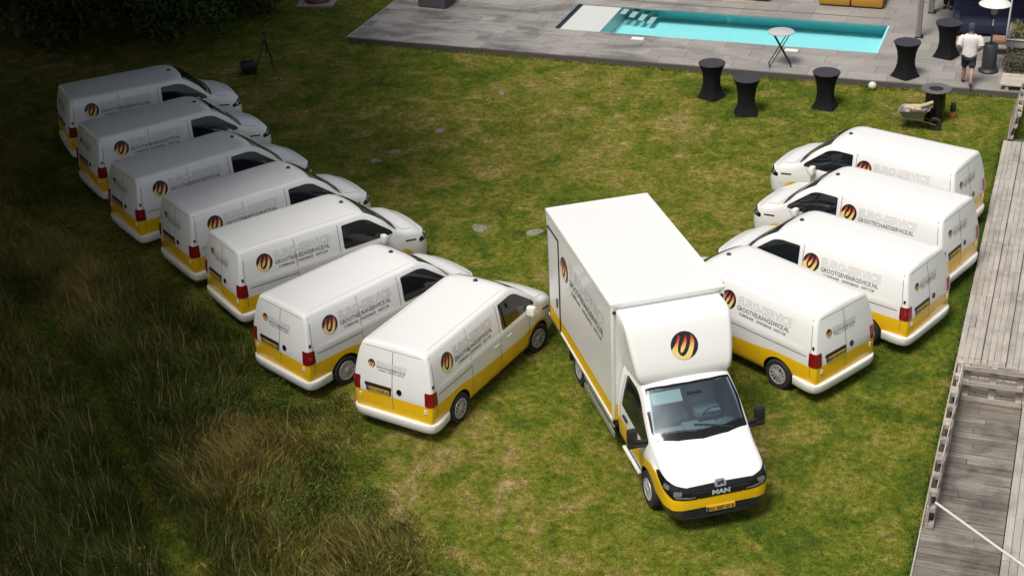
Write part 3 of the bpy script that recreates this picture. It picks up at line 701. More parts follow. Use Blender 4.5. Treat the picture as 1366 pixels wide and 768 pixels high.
mb.tube(pts, .016, 8); mb.tube([(-.5, .28, 1.44), (-.5, .64, 1.44)], .02, 6); mb.tube([(-.5, .46, 1.44), (-.25, .46, 1.36)], .03, 6)
link_mesh('steering_wheel', mb.mesh('steering_wheel', M['black'], 40), truck)
link_mesh('sun_visor', MB().bbox((-.50, -.46, 1.955), (.24, .58, .02), .008, rot=Matrix.Rotation(R(40), 3, 'Y')).mesh('sun_visor', mat('pale_visor', (.62, .66, .64), .7)), truck)
link_mesh('rear_view_mirror', MB().bbox((-.44, .04, 1.98), (.08, .30, .10), .02).mesh('rear_view_mirror', M['black']), truck)
for pl, s in (('left', 1), ('right', -1)):
    win = round_poly([(-1.42,2.0),(-.86,2.0),(-.62,1.88),(-.02,1.36),(-.06,1.27),(-.45,1.27),(-1.46,1.33)], [.06,.1,.15,.04,.04,.1,.05])
    link_mesh('side_window', patch(tb, pl, win, .006, .12).mesh('side_window', M['glass'], 40), truck)
    mb = MB(); mb.bbox((-.16, s * 1.24, 1.47), (.13, .20, .30), .05); mb.bbox((-.14, s * 1.24, 1.29), (.11, .18, .10), .03)
    mb.tube([(-.10, s * .95, 1.28), (-.14, s * 1.16, 1.27)], .045, 8); mb.tube([(-.10, s * .95, 1.36), (-.14, s * 1.18, 1.36)], .035, 8)
    link_mesh('wing_mirror', mb.mesh('wing_mirror', M['black'], 40), truck)
    link_mesh('door_handle', MB().bbox((-1.22, s * 1.025, 1.16), (.24, .05, .05), .015).mesh('door_handle', M['black'], 40), truck)
    mk = MB(); strip(tb, pl, [(-.40, .60), (-.40, 1.0), (-.36, 1.30)], .014, .002, mk); strip(tb, pl, [(-1.52, .60), (-1.54, 1.4), (-1.50, 2.05)], .014, .002, mk)
    link_mesh('door_gap', mk.mesh('door_gap', M['seam']), truck)
    d = Vector((-.76, -s * .65, -.0)); r_ = Vector((-d.y, d.x, 0)); o_ = Vector((.98, s * .80, 0)) - d * 3
    hp = [(.36,.775),(.38,.945),(.12,1.005),(-.13,1.065),(-.42,1.125),(-.50,1.085),(-.26,.92),(-.02,.80)]
    if s < 0: hp = [(-a, b) for a, b in hp][::-1]
    hl = patch(tb, (o_, r_, Vector((0, 0, 1)), d), round_poly(hp, .03), .008, .06); hm = link_mesh('headlight', hl.mesh('headlight', M['gloss_black'], 40), truck)
    lm = MB()
    for a, b, w_, h_ in ((-.25, .985, .13, .075), (-.03, .905, .14, .08)):
        lp = [(a, b - h_/2), (a + w_, b - h_/2), (a + w_, b + h_/2), (a, b + h_/2)]
        if s < 0: lp = [(-p, q) for p, q in lp][::-1]
        patch(tb, (o_, r_, Vector((0, 0, 1)), d), round_poly(lp, .03), .014, .05, .01, lm)
    lp = [(.02,.828),(.32,.808),(.32,.832),(.0,.852)]
    if s < 0: lp = [(-p, q) for p, q in lp][::-1]
    patch(tb, (o_, r_, Vector((0, 0, 1)), d), lp, .014, .05, .01, lm)
    link_mesh('lamp_lens', lm.mesh('lamp_lens', M['lamp'], 40), hm)
link_mesh('grille', patch(tb, 'front', round_poly([(-.42,.775),(.42,.775),(.66,.985),(.60,1.0),(0,1.02),(-.60,1.0),(-.66,.985)], [.05,.05,.03,.03,.0,.03,.03]), .007, .06).mesh('grille', M['gloss_black'], 40), truck)
gb = MB()
for z in (.81, .85, .89): patch(tb, 'front', [(-.40 - (z-.74)*.9, z), (.40 + (z-.74)*.9, z), (.40 + (z-.74)*.9, z + .012), (-.40 - (z-.74)*.9, z + .012)], .016, .1, .02, gb)
link_mesh('grille_bar', gb.mesh('grille_bar', M['black']), truck)
mb = MB(); letter(tb, 'front', 'MAN', 0, .825, .115, .022, mb, False, fat=.006, width=.34, align='C'); link_mesh('maker_lettering', mb.mesh('maker_lettering', mat('silver_letters', (.50, .50, .50), .4)), truck)
mb = MB(); patch(tb, 'front', round_poly([(-.10,.945),(.10,.945),(.115,1.0),(.08,1.055),(-.08,1.055),(-.115,1.0)], .02), .016, 0, .02, mb, 0)
LION = [(-.07,.965),(-.04,.975),(-.01,.965),(.0,.985),(.04,.985),(.055,.965),(.075,.97),(.06,1.0),(.07,1.02),(.05,1.04),(.02,1.02),(-.03,1.02),(-.06,1.035),(-.045,1.01),(-.06,.99)]
patch(tb, 'front', LION, .024, 0, .006, mb, 1)
link_mesh('lion_badge', mb.mesh('lion_badge', [M['chrome'], M['black']]), truck)
mb = MB(); patch(tb, 'front', [(-.27,.47),(.27,.47),(.27,.575),(-.27,.575)], .03, 0, .03, mb, 0); patch(tb, 'front', [(-.27,.47),(-.225,.47),(-.225,.575),(-.27,.575)], .032, 0, .005, mb, 1)
letter(tb, 'front', 'N1 BBF 60 B', -.215, .488, .10, .034, mb, False, fat=.003, width=.465, mi=2); link_mesh('number_plate', mb.mesh('number_plate', [M['plate'], M['blue'], M['ink']]), truck)
mb = MB()
for z in (.44, .50, .56): patch(tb, 'front', [(-.70, z - .015), (.70, z - .015), (.72, z + .012), (-.72, z + .012)], .012, .12, .02, mb)
patch(tb, 'front', round_poly([(-.72,.365),(.72,.365),(.66,.40),(-.66,.40)], .01), .03, .12, .03, mb)
link_mesh('bumper_slats', mb.mesh('bumper_slats', M['black']), truck)
# roof fairing: horizontal outlines, rounded at the corners
mb = MB(); lv = []
def outline(xf, y, rc, xb=-1.70, n=6):
    pts = [(xb, -y)]
    for k in range(n + 1): a = -math.pi/2 + k * math.pi / 2 / n; pts.append((xf - rc + rc * math.cos(a), -y + rc + rc * math.sin(a)))
    for k in range(n + 1): a = k * math.pi / 2 / n; pts.append((xf - rc + rc * math.cos(a), y - rc + rc * math.sin(a)))
    return pts + [(xb, y)]
for z, xf, y, rc in ((2.12,-.84,.84,.16),(2.17,-.75,.89,.18),(2.22,-.72,.915,.18),(2.36,-.745,.945,.18),(2.55,-.815,.975,.18),(2.75,-.905,1.0,.18),(2.95,-1.005,1.02,.17),(3.09,-1.085,1.03,.16),(3.17,-1.15,1.03,.15),(3.225,-1.24,1.02,.14),(3.25,-1.36,1.0,.12)):
    o_ = outline(xf, y, rc); lv.append(len(o_)); o_ = outline(xf, y, rc * .62); mb.v += [(a, b, z + max(0, (-.72 - a)) * (-.10 if z < 2.3 else 0)) for a, b in o_]
n = lv[0]
for i in range(len(lv) - 1):
    for k in range(n): mb.f.append((i*n+k, i*n+(k+1) % n, (i+1)*n+(k+1) % n, (i+1)*n+k)); mb.m.append(0)
mb.f += [tuple(range(n))[::-1], tuple(range((len(lv)-1)*n, len(lv)*n))]; mb.m += [0, 0]
fm = mb.mesh('roof_fairing', M['white'], 40); link_mesh('roof_fairing', fm, truck); fbv = bvh_of(fm)
fd = Vector((-.89, 0, -.45)).normalized(); fpl = (Vector((-.90, 0, 2.72)) - fd * 4, Vector((0, 1, 0)), Vector((-.45, 0, .89)).normalized(), fd)
link_mesh('flame_emblem', emblem(fbv, fpl, .03, .02, .265, 'flame_emblem'), truck)
# load box
BX0, BX1, BY, BZ0, BZ1 = -6.15, -1.725, 1.112, .82, 3.36
bm_ = MB(); bm_.bbox(((BX0+BX1)/2, 0, (BZ0+BZ1)/2), (BX1-BX0, BY*2, BZ1-BZ0), .012)
M['box_paint'] = paint_mat('box_paint', [(-6.2,1.17),(-4,1.17),(-2.5,1.17),(-1.7,1.17)], xr=(-6.2, -1.7), zr=2.0)
bxm = bm_.mesh('load_box', M['box_paint']); link_mesh('load_box', bxm, truck); bb = bvh_of(bxm)
mb = MB()
for s in (-1, 1):
    mb.bbox(((BX0+BX1)/2, s * (BY + .004), BZ1 - .03), (BX1-BX0+.03, .03, .085), .01); mb.bbox((BX1 + .004, s * (BY - .02), (BZ0+BZ1)/2), (.03, .065, BZ1-BZ0-.09), .008)
    mb.bbox(((BX0+BX1)/2, s * (BY + .004), BZ0 + .025), (BX1-BX0+.03, .03, .06), .01)
mb.bbox((BX1 + .004, 0, BZ1 - .03), (.03, 2*BY - .035, .08), .008); mb.bbox((BX0 - .004, 0, BZ1 - .03), (.03, 2*BY - .035, .08), .008)
link_mesh('edge_trim', mb.mesh('edge_trim', M['white_plain'], 40), truck)
mb = MB()
for y in (-1.06, 1.06): mb.lathe([(.001, 0), (.035, .0), (.035, .02), (.001, .02)], 10, c=(BX1 + .02, y, BZ1 - .16), axis='x')
link_mesh('marker_lamp', mb.mesh('marker_lamp', M['black']), truck)
X0, X1, Z0, Z1 = -6.02, -5.28, .87, 3.0
link_mesh('side_door', MB().bbox(((X0+X1)/2, -BY - .008, (Z0+Z1)/2), (X1-X0, .02, Z1-Z0), .006).mesh('side_door', M['box_paint']), truck)
mb = MB()
for a, b, c_, d_ in ((X0-.02, X1+.02, Z1, Z1+.035), (X0-.02, X1+.02, Z0-.035, Z0), (X0-.035, X0, Z0-.03, Z1+.03), (X1, X1+.035, Z0-.03, Z1+.03)):
    mb.box(((a+b)/2, -BY - .010, (c_+d_)/2), (b-a, .02, d_-c_))
mb.bbox((X1 - .12, -BY - .03, 1.5), (.05, .03, .2), .01)
link_mesh('door_frame', mb.mesh('door_frame', M['black']), truck)
link_mesh('flame_emblem', emblem(bb, 'right', -4.86, 2.55, .27, 'flame_emblem'), truck)
for nm, me in write_block(bb, 'right', -4.50, 2.52, 1.62, ('GROOTVERRANGSERVICE.NL',) + TR, False): link_mesh(nm, me, truck)
# chassis, rails, rear wheels
mb = MB(); mb.bbox((-3.4, .42, .62), (5.4, .10, .22), .01); mb.bbox((-3.4, -.42, .62), (5.4, .10, .22), .01); mb.bbox((-3.9, 0, .76), (4.4, 2.1, .10), .01)
for x in (-5.9, -4.4, -3.0, -2.0): mb.bbox((x, 0, .68), (.08, 2.1, .10), .01)
mb.bbox((-2.6, -.75, .58), (.9, .5, .36), .05); mb.bbox((-2.6, .75, .58), (.9, .5, .36), .05)
link_mesh('chassis', mb.mesh('chassis', M['dark']), truck)
for s in (-1, 1):
    mb = MB(); mb.bbox((-2.72, s * 1.07, .47), (1.95, .035, .13), .012); mb.bbox((-2.72, s * 1.07, .66), (1.95, .03, .06), .01)
    for x in (-3.5, -2.0): mb.box((x, s * 1.05, .60), (.05, .03, .36))
    link_mesh('side_rail', mb.mesh('side_rail', M['alu'], 40), truck)
    link_mesh('side_step', MB().bbox((-.95, s * .985, .40), (.95, .07, .05), .015).mesh('side_step', M['white_plain']), truck)
    mb = MB(); mb.bbox((-4.49, s * .84, .83), (1.0, .36, .03), .01); mb.bbox((-4.98, s * .84, .55), (.03, .36, .5), .01); link_mesh('mudguard', mb.mesh('mudguard', M['dark']), truck)
mb = MB(); mb.bbox((-6.12, 0, .50), (.08, 2.0, .12), .02); mb.bbox((-6.16, .85, .66), (.05, .30, .12), .01, 1); mb.bbox((-6.16, -.85, .66), (.05, .30, .12), .01, 1)
link_mesh('rear_underrun', mb.mesh('rear_underrun', [M['black'], M['red']]), truck)
tm2, rm2 = wheel_meshes(.36, .235, .215, 6)
for wx, s, y in ((0, -1, .885), (0, 1, .885), (-4.49, -1, .86), (-4.49, 1, .86)):
    wh = link_mesh('wheel', tm2, truck, (wx, s * y, .36), 0 if s > 0 else math.pi); link_mesh('rim', rm2, wh)
# ------------------------------------------------------------------ ground
def vnoise(x, y, sc, seed=0):
    r = np.random.default_rng(seed); G = r.random((64, 64)); x = x * sc + 1000; y = y * sc + 1000
    xi, yi = np.floor(x).astype(int), np.floor(y).astype(int); fx, fy = x - xi, y - yi; fx = fx*fx*(3-2*fx); fy = fy*fy*(3-2*fy)
    g = lambda a, b: G[a % 64, b % 64]
    return (g(xi, yi)*(1-fx) + g(xi+1, yi)*fx)*(1-fy) + (g(xi, yi+1)*(1-fx) + g(xi+1, yi+1)*fx)*fy
EDGE = np.array([(-34, 36.5), (-29.5, 33.9), (-26.3, 31.9), (-22.7, 29.0), (-19.85, 26.9), (-16.7, 25.2), (-13.9, 23.0), (-11.9, 21.2), (-9.3, 19.2), (-7.0, 16.5), (-4, 12)])
TRACK = np.array([(-24.5, 27.5), (-19.97, 24.1), (-17.76, 22.21), (-15.56, 20.12), (-13.45, 18.22), (-10.5, 15.5)])
def pdist(P, L):
    """distance to a polyline, positive on the camera's side of it"""
    best = np.full(len(P), 1e9); sgn = np.zeros(len(P))
    for a, b in zip(L[:-1], L[1:]):
        d = b - a; t = np.clip(((P - a) @ d) / (d @ d), 0, 1); q = P - (a + t[:, None] * d); r = np.hypot(q[:, 0], q[:, 1])
        s = np.where(d[0] * q[:, 1] - d[1] * q[:, 0] < 0, 1.0, -1.0); k = r < best; best[k] = r[k]; sgn[k] = s[k]
    return best * sgn
def gh(x, y):
    P = np.stack([x, y], 1); d = pdist(P, EDGE); rough = np.clip(d / 2.0, 0, 1)
    z = 0.02 * (vnoise(x, y, .35, 3) - .5) + rough * (0.22 * (vnoise(x, y, .7, 4) - .5) - .10) - .12 * np.exp(-(pdist(P, TRACK) / .7) ** 2)
    return np.where((x > -2.2) | (y > 44.6), -0.01, z)
gx = sorted(set([-600, -300, -150, -90] + list(np.arange(-60, 8, .5)) + [8, 20, 50, 120, 300, 600] + [-16.6, -5.8]))
gy = sorted(set([-600, -300, -120, -50, -10, 0, 6] + list(np.arange(10, 60, .5)) + [60, 75, 110, 200, 400, 900] + [47.4, 50.85]))
X, Y = np.meshgrid(gx, gy, indexing='ij'); Z = gh(X.ravel(), Y.ravel()); nv = len(gy)
far = (X.ravel() < -60) | (X.ravel() > 8) | (Y.ravel() < 10) | (Y.ravel() > 60); Z[far] = -.02
fs = []
for i in range(len(gx) - 1):
    for j in range(nv - 1):
        if gx[i] >= -16.61 and gx[i+1] <= -5.79 and gy[j] >= 47.39 and gy[j+1] <= 50.86: continue
        fs.append((i*nv+j, (i+1)*nv+j, (i+1)*nv+j+1, i*nv+j+1))
me = bpy.data.meshes.new('lawn'); me.from_pydata(np.stack([X.ravel(), Y.ravel(), Z], 1).tolist(), [], fs); me.materials.append(M['lawn'])
me.polygons.foreach_set('use_smooth', [True] * len(me.polygons)); link_mesh('lawn', me, kind='structure')

def blades(name, P, h, wd, lean_dir, lean_amt, cols, material, seg=1, **k):
    n = len(P); a = rng.random(n) * 2 * math.pi; sx, sy = np.cos(a) * wd / 2, np.sin(a) * wd / 2
    z0 = gh(P[:, 0], P[:, 1]) - .01; lx, ly = np.cos(lean_dir) * lean_amt * h, np.sin(lean_dir) * lean_amt * h
    if seg == 1:
        V = np.empty((n, 3, 3)); V[:, 0] = np.stack([P[:, 0] - sx, P[:, 1] - sy, z0], 1); V[:, 1] = np.stack([P[:, 0] + sx, P[:, 1] + sy, z0], 1)
        V[:, 2] = np.stack([P[:, 0] + lx, P[:, 1] + ly, z0 + h], 1); T = np.array([[0, 1, 2]])
    else:
        V = np.empty((n, 5, 3)); V[:, 0] = np.stack([P[:, 0] - sx, P[:, 1] - sy, z0], 1); V[:, 1] = np.stack([P[:, 0] + sx, P[:, 1] + sy, z0], 1)
        mx, my = P[:, 0] + lx * .3, P[:, 1] + ly * .3
        V[:, 2] = np.stack([mx - sx * .8, my - sy * .8, z0 + h * .6], 1); V[:, 3] = np.stack([mx + sx * .8, my + sy * .8, z0 + h * .6], 1)
        V[:, 4] = np.stack([P[:, 0] + lx, P[:, 1] + ly, z0 + h * np.sqrt(np.clip(1 - .5 * lean_amt**2, .3, 1))], 1); T = np.array([[0, 1, 3], [0, 3, 2], [2, 3, 4]])
    q = V.shape[1]; F = (np.arange(n)[:, None, None] * q + T[None]).reshape(-1)
    me = bpy.data.meshes.new(name); me.vertices.add(n * q); me.vertices.foreach_set('co', V.reshape(-1).astype(np.float32))
    me.loops.add(len(F)); me.loops.foreach_set('vertex_index', F.astype(np.int32)); nt = len(F) // 3
    me.polygons.add(nt); me.polygons.foreach_set('loop_start', np.arange(nt, dtype=np.int32) * 3); me.update(calc_edges=True)
    at = me.color_attributes.new('Col', 'FLOAT_COLOR', 'POINT'); c4 = np.ones((n, q, 4), np.float32); c4[:, :, :3] = cols[:, None, :]
    at.data.foreach_set('color', c4.reshape(-1)); me.materials.append(material)
    return link_mesh(name, me, kind='stuff', **k)
def pick(n, pal, sd=.18):
    pal = np.array(pal); c = pal[rng.integers(0, len(pal), n)]; return np.clip(c * (1 + sd * rng.standard_normal((n, 1))), .004, .6)
def in_quad(n, quad):
    """uniform points in a convex quad"""
    q = np.array(quad, float); lo, hi = q.min(0), q.max(0); out = np.empty((0, 2))
    while len(out) < n:
        p = lo + rng.random((n * 2, 2)) * (hi - lo); ok = np.ones(len(p), bool)
        for i in range(4): a, b = q[i], q[(i+1) % 4]; ok &= ((b-a)[0] * (p[:, 1]-a[1]) - (b-a)[1] * (p[:, 0]-a[0])) >= 0
        out = np.vstack([out, p[ok]])
    return out[:n]
def leaf_cloud(name, centers, radii, count, size, pal, material, parent=None, flat=0.55, **k):
    """many small leaf faces in clumps"""
    C_ = np.array(centers)[rng.integers(0, len(centers), count)]; rr = np.array(radii)
    rr = rr[rng.integers(0, len(rr), count)] if rr.ndim else np.full(count, float(radii))
    dv_ = rng.standard_normal((count, 3)); dv_ /= np.linalg.norm(dv_, axis=1)[:, None]; q = C_ + dv_ * (rr * rng.random(count) ** .45)[:, None] * np.array([1, 1, .8])
    nrm = dv_ * .6 + rng.standard_normal((count, 3)) * .6 + np.array([0, 0, flat]); nrm /= np.linalg.norm(nrm, axis=1)[:, None]
    up = rng.standard_normal((count, 3)); u = np.cross(nrm, up); u /= np.linalg.norm(u, axis=1)[:, None]; v = np.cross(nrm, u); s = size * (.6 + .8 * rng.random(count))
    V = np.stack([q - u * s[:, None], q - v * (s * .45)[:, None] - nrm * (s * .12)[:, None], q + u * s[:, None], q + v * (s * .45)[:, None] - nrm * (s * .12)[:, None]], 1)
    F = (np.arange(count)[:, None] * 4 + np.arange(4)[None]).reshape(-1)
    me = bpy.data.meshes.new(name); me.vertices.add(count * 4); me.vertices.foreach_set('co', V.reshape(-1).astype(np.float32)); me.loops.add(count * 4); me.loops.foreach_set('vertex_index', F.astype(np.int32))
    me.polygons.add(count); me.polygons.foreach_set('loop_start', np.arange(count, dtype=np.int32) * 4); me.update(calc_edges=True)
    c = pick(count, pal, .22); at = me.color_attributes.new('Col', 'FLOAT_COLOR', 'POINT'); c4 = np.ones((count, 4, 4), np.float32); c4[:, :, :3] = c[:, None, :]; at.data.foreach_set('color', c4.reshape(-1))
    me.materials.append(material); return me
VIEW = [(-18.5, 15.5), (1.5, 21), (0.5, 56), (-41, 49)]
P = in_quad(760000, VIEW); P = P[(P[:, 0] < -1.52) & ((P[:, 1] < 44.95) | (P[:, 0] < -23.3)) & (pdist(P, EDGE) < 1.2 * rng.random(len(P)))]
n = len(P); cl = vnoise(P[:, 0], P[:, 1], 1.6, 8)
M['blade'] = blade_mat('lawn_blades', None, .22)
blades('grass', P, (.030 + .045 * rng.random(n)) * (.65 + .8 * cl), .008 + .006 * rng.random(n), rng.random(n) * 6.283, .3 + .7 * rng.random(n), pick(n, [(.09, .12, .014), (.14, .145, .025), (.22, .18, .06), (.06, .085, .010)], .3), M['blade'])
# tufts along the boardwalk and the deck edge
P = np.vstack([np.stack([-1.50 - np.abs(rng.normal(0, .05, 5000)), 19 + rng.random(5000) * 23], 1), np.stack([-23 + rng.random(6000) * 21, 44.97 - np.abs(rng.normal(0, .08, 6000))], 1)]); n = len(P)
blades('edge_grass', P, .04 + .11 * rng.random(n) * vnoise(P[:, 0], P[:, 1], 1.2, 5), .012 + .006 * rng.random(n), rng.random(n) * 6.28, .3 + .6 * rng.random(n), pick(n, [(.085, .14, .015), (.12, .15, .025)]), M['blade'], 2)
# the unmown meadow on the left
M['meadow'] = mat('meadow_blades', (.1, .1, .03), .7, spec=.2); t = NT(M['meadow']); t.l.new(t.node('ShaderNodeVertexColor', layer_name='Col').outputs[0], t.b.inputs['Base Color'])
P = in_quad(520000, [(-19.5, 14.5), (-4, 14), (-10, 24), (-37, 41)]); d = pdist(P, EDGE); d += 2.4 * (vnoise(P[:, 0], P[:, 1], .55, 61) - .5) + 1.2 * (vnoise(P[:, 0], P[:, 1], 1.7, 62) - .5); P, d = P[d > -.9], d[d > -.9]; trk = np.abs(pdist(P, TRACK)); n = len(P)
cl = vnoise(P[:, 0], P[:, 1], .9, 21) * .6 + vnoise(P[:, 0], P[:, 1], 2.6, 22) * .4
keep = rng.random(n) < np.clip(.35 + 1.1 * cl, 0, 1); P, d, trk, cl = P[keep], d[keep], trk[keep], cl[keep]; n = len(P)
hh = np.clip((d + .9) / 3.0, .05, 1) * (.25 + .85 * cl) * (.35 + .65 * rng.random(n)); hh *= np.clip(trk / .7, .18, 1); hh = np.clip(hh, .05, .9)
dry = vnoise(P[:, 0], P[:, 1], .42, 31) + .25 * (rng.random(n) - .5) + .22 * np.exp(-((d - 1.8) / 1.4) ** 2)
col = np.where((dry + .18 * rng.standard_normal(n) > .66)[:, None], pick(n, [(.31, .255, .06), (.40, .32, .09), (.25, .23, .04), (.32, .235, .065), (.46, .37, .13)]), pick(n, [(.085, .12, .018), (.13, .15, .025), (.19, .185, .045), (.06, .09, .014)]))
ld = 3.4 * vnoise(P[:, 0], P[:, 1], 1.1, 41) + 3.2 + .85 * rng.standard_normal(n)
blades('meadow_grass', P, hh, .007 + .009 * rng.random(n), ld, .12 + .40 * rng.random(n) + .25 * cl, col, M['meadow'], 2)
# straw-coloured stalks with seed heads standing over the meadow
Q = P[(hh > .35) & (rng.random(n) < .022)]; nq = len(Q); hq = .55 + .5 * rng.random(nq); lq = rng.random(nq) * 6.28; aq = .08 + .25 * rng.random(nq)
stalk = pick(nq, [(.34, .28, .12), (.28, .23, .09), (.40, .34, .17)]); blades('dry_stalks', Q, hq, np.full(nq, .010), lq, aq, stalk, M['meadow'], 2)
hd = [(q[0] + math.cos(l) * a * h, q[1] + math.sin(l) * a * h, gh(q[:1], q[1:])[0] + h * .97) for q, h, l, a in zip(Q[::4], hq[::4], lq[::4], aq[::4])]
link_mesh('seed_heads', leaf_cloud('seed_heads', hd, .03, len(hd) * 5, .014, [(.28, .22, .10), (.22, .16, .07)], M['meadow']), kind='stuff')
# broad-leaved weeds at the meadow's edge
wc = []
for _ in range(420):
    p = np.array([[rng.uniform(-17, -6.5), rng.uniform(16.5, 25)]]); d = pdist(p, EDGE)[0]
    if -.5 < d < 1.6 and vnoise(p[:, 0], p[:, 1], .8, 55)[0] > .45: wc.append((p[0, 0], p[0, 1], .06 + .12 * rng.random()))
link_mesh('weeds', leaf_cloud('weeds', wc, .30, 16000, .022, [(.07, .125, .018), (.095, .15, .025), (.05, .09, .015)], M['meadow']), kind='stuff')

# ------------------------------------------------------------------ trees on the left
M['bark'] = mat('bark', (.10, .08, .06), .95)
def tree_mesh(h, crown_r, base, n_leaf, size, pal, seed):
    r = np.random.default_rng(seed); tr = MB(); tr.tube([(0, 0, -.1), (.05, .02, h * .25), (-.04, .06, h * .55), (.02, 0, h * .85)], [.05 * h * .55, .04 * h * .55, .025 * h * .55, .03], 9)
    cs = []
    for k in range(34):
        a = r.random() * 6.283; z = base + (h - base) * (r.random() ** .9); prof = math.sin(math.pi * min(.97, .22 + .72 * (z - base) / (h - base))) ** .7; rad = crown_r * prof * (.35 + .65 * r.random() ** .5)
        c = Vector((rad * math.cos(a), rad * math.sin(a), z)); cs.append(tuple(c))
        if k < 12:
            s = Vector((0, 0, max(h * .2, z - rad * .8))); tr.tube([s, s.lerp(c, .55) + Vector((0, 0, .15)), c], [.05, .03, .012], 5)
    rad = r.uniform(.16, .34, 34) * crown_r * 1.25
    return tr.mesh('trunk', M['bark'], 40), leaf_cloud('crown', cs, rad, n_leaf, size, pal, M['meadow'])
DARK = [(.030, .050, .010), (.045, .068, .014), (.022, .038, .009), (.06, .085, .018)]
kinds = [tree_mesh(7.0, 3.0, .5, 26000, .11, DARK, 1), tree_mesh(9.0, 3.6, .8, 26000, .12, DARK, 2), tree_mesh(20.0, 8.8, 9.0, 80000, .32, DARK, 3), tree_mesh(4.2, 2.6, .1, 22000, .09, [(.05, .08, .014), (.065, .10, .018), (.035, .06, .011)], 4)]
trees = [(3, -28.6, 45.6, 1.0, 'bushy dark green tree at the top left, its crown ending nearest the tripod'), (0, -31.0, 44.2, 1.0, 'dark dense tree behind the farthest van of the left row'), (1, -35.0, 43.0, 1.0, 'dark tree at the upper left corner, left of the one behind the farthest van'), (0, -32.5, 48.5, 1.1, 'dark tree at the top edge, standing behind the first line of trees'), (1, -37.5, 47.5, 1.05, 'dark tree in the deep shade of the top left corner')]
kinds.append(tree_mesh(24.0, 8.0, 13.5, 60000, .32, DARK, 5))
off = [(4, -25.5, 11.0, 'behind the viewer beside the meadow'), (4, -27.5, 19.5, 'on the near side of the meadow track'), (2, -32.6, 36.2, 'nearest the farthest van'), (2, -27.4, 29.2, 'beside the middle of the left row'), (2, -31.0, 21.5, 'beside the meadow track'), (2, -35.5, 45.0, 'standing over the corner trees'), (2, -30.5, 17.5, 'over the near end of the meadow track'), (2, -42, 38.0, 'behind the one nearest the farthest van'), (2, -38.0, 30.0, 'second rank behind the middle of the left row'), (2, -39.0, 21.0, 'second rank behind the meadow track'), (2, -30.0, 12.5, 'nearest the near corner of the meadow')]  # tall trees, mostly out of view, added to darken the left side with their shade
for k, x, y, s, lab in trees + [(k, x, y, 1.0, 'tall tree added for shade left of the view, ' + l_) for k, x, y, l_ in off]:
    t_ = empty('tree', (x, y, 0), rng.random() * 6.28, label=lab, cat='tree', group='trees along the left side' if k not in (2, 4) else 'tall trees added for shade beyond the left edge'); t_.scale = (s, s, s)
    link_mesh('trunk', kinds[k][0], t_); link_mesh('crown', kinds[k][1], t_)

# ------------------------------------------------------------------ pool deck of separate tiles
DZ = .2; PU0, PU1, PV0, PV1 = -16.6, -5.8, 47.4, 50.85
deck = MB()
for a, b, c_, d_ in ((-23.2, PU0 - .0, 45.02, 64), (PU1, .2, 45.02, 64), (PU0, PU1, 45.02, PV0), (PU0, PU1, PV1, 64)): deck.box(((a+b)/2, (c_+d_)/2, DZ/2 - .03), (b-a, d_-c_, DZ - .005))
pd = deck.build('pool_deck', M['joint'], kind='structure')
link_mesh('deck_edging', MB().bbox((-11.6, 45.0, .085), (23.2, .035, .17), .006).mesh('deck_edging', mat('edging_board', (.085, .078, .07), .9)), pd)
link_mesh('deck_edging', MB().bbox((-23.22, 54.5, .10), (.035, 19, .20), .006).mesh('deck_edging', M['alu']), pd)
tcache = {}
def tile(u0, u1, v0, v1):
    k = (round(u1-u0, 3), round(v1-v0, 3))
    if k[0] < .06 or k[1] < .06: return
    if k not in tcache:
        tcache[k] = MB().bbox((0, 0, 0), (k[0] - .007, k[1] - .007, .04), .004).mesh('tile', M['tile'])
    q = link_mesh('tile', tcache[k], pd, ((u0+u1)/2, (v0+v1)/2, DZ - .02 + .003 * rng.standard_normal()))
nt = 0
rows = [45.0 + .6 * i for i in range(4)] + [47.4 + .69 * i for i in range(5)] + [50.85 + .6 * i for i in range(1, 8)]
for j in range(len(rows) - 1):
    v0, v1 = rows[j], rows[j+1]; u = -23.2 - (.6 if j % 2 else 0.0) + .17 * (j % 3)
    while u < .15:
        a, b = max(u, -23.2), min(u + 1.2, .15); u += 1.2
        if v0 >= PV0 - .01 and v1 <= PV1 + .01:
            if b <= PU0: tile(a, b, v0, v1)
            elif a >= PU1: tile(a, b, v0, v1)
            else:
                if a < PU0: tile(a, PU0, v0, v1)
                if b > PU1: tile(PU1, b, v0, v1)
        else: tile(a, b, v0, v1)
# pool
M['liner'] = mat('pool_liner', (.30, .82, .88), .5); M['floor'] = mat('pool_floor', (.42, .86, .90), .5); M['pool_white'] = mat('pool_white', (.58, .60, .585), .5)
WZ = .165
b = MB()
b.box(((PU0+PU1)/2, (PV0+PV1)/2, -.43), (PU1-PU0, PV1-PV0, .1), mi=1); b.box(((PU0+PU1)/2, PV0 + .03, -.15), (PU1-PU0 - .12, .06, .66)); b.box(((PU0+PU1)/2, PV1 - .03, -.15), (PU1-PU0 - .12, .06, .66))
b.box((PU0 + .03, (PV0+PV1)/2, -.15), (.06, PV1-PV0, .66)); b.box((PU1 - .03, (PV0+PV1)/2, -.15), (.06, PV1-PV0, .66))
pool = b.build('swimming_pool', [M['liner'], M['floor']], label='long rectangular swimming pool with turquoise water set in the grey deck', cat='swimming pool')
link_mesh('cover_housing', MB().bbox((-15.74, (PV0+PV1)/2, -.18), (1.42, PV1-PV0 - .13, .66), .015).mesh('cover_housing', M['pool_white']), pool)
link_mesh('cover_slot', MB().box((-16.525, (PV0+PV1)/2, .11), (.14, PV1-PV0 - .13, .14)).mesh('cover_slot', mat('navy_trim', (.012, .02, .045), .5)), pool)
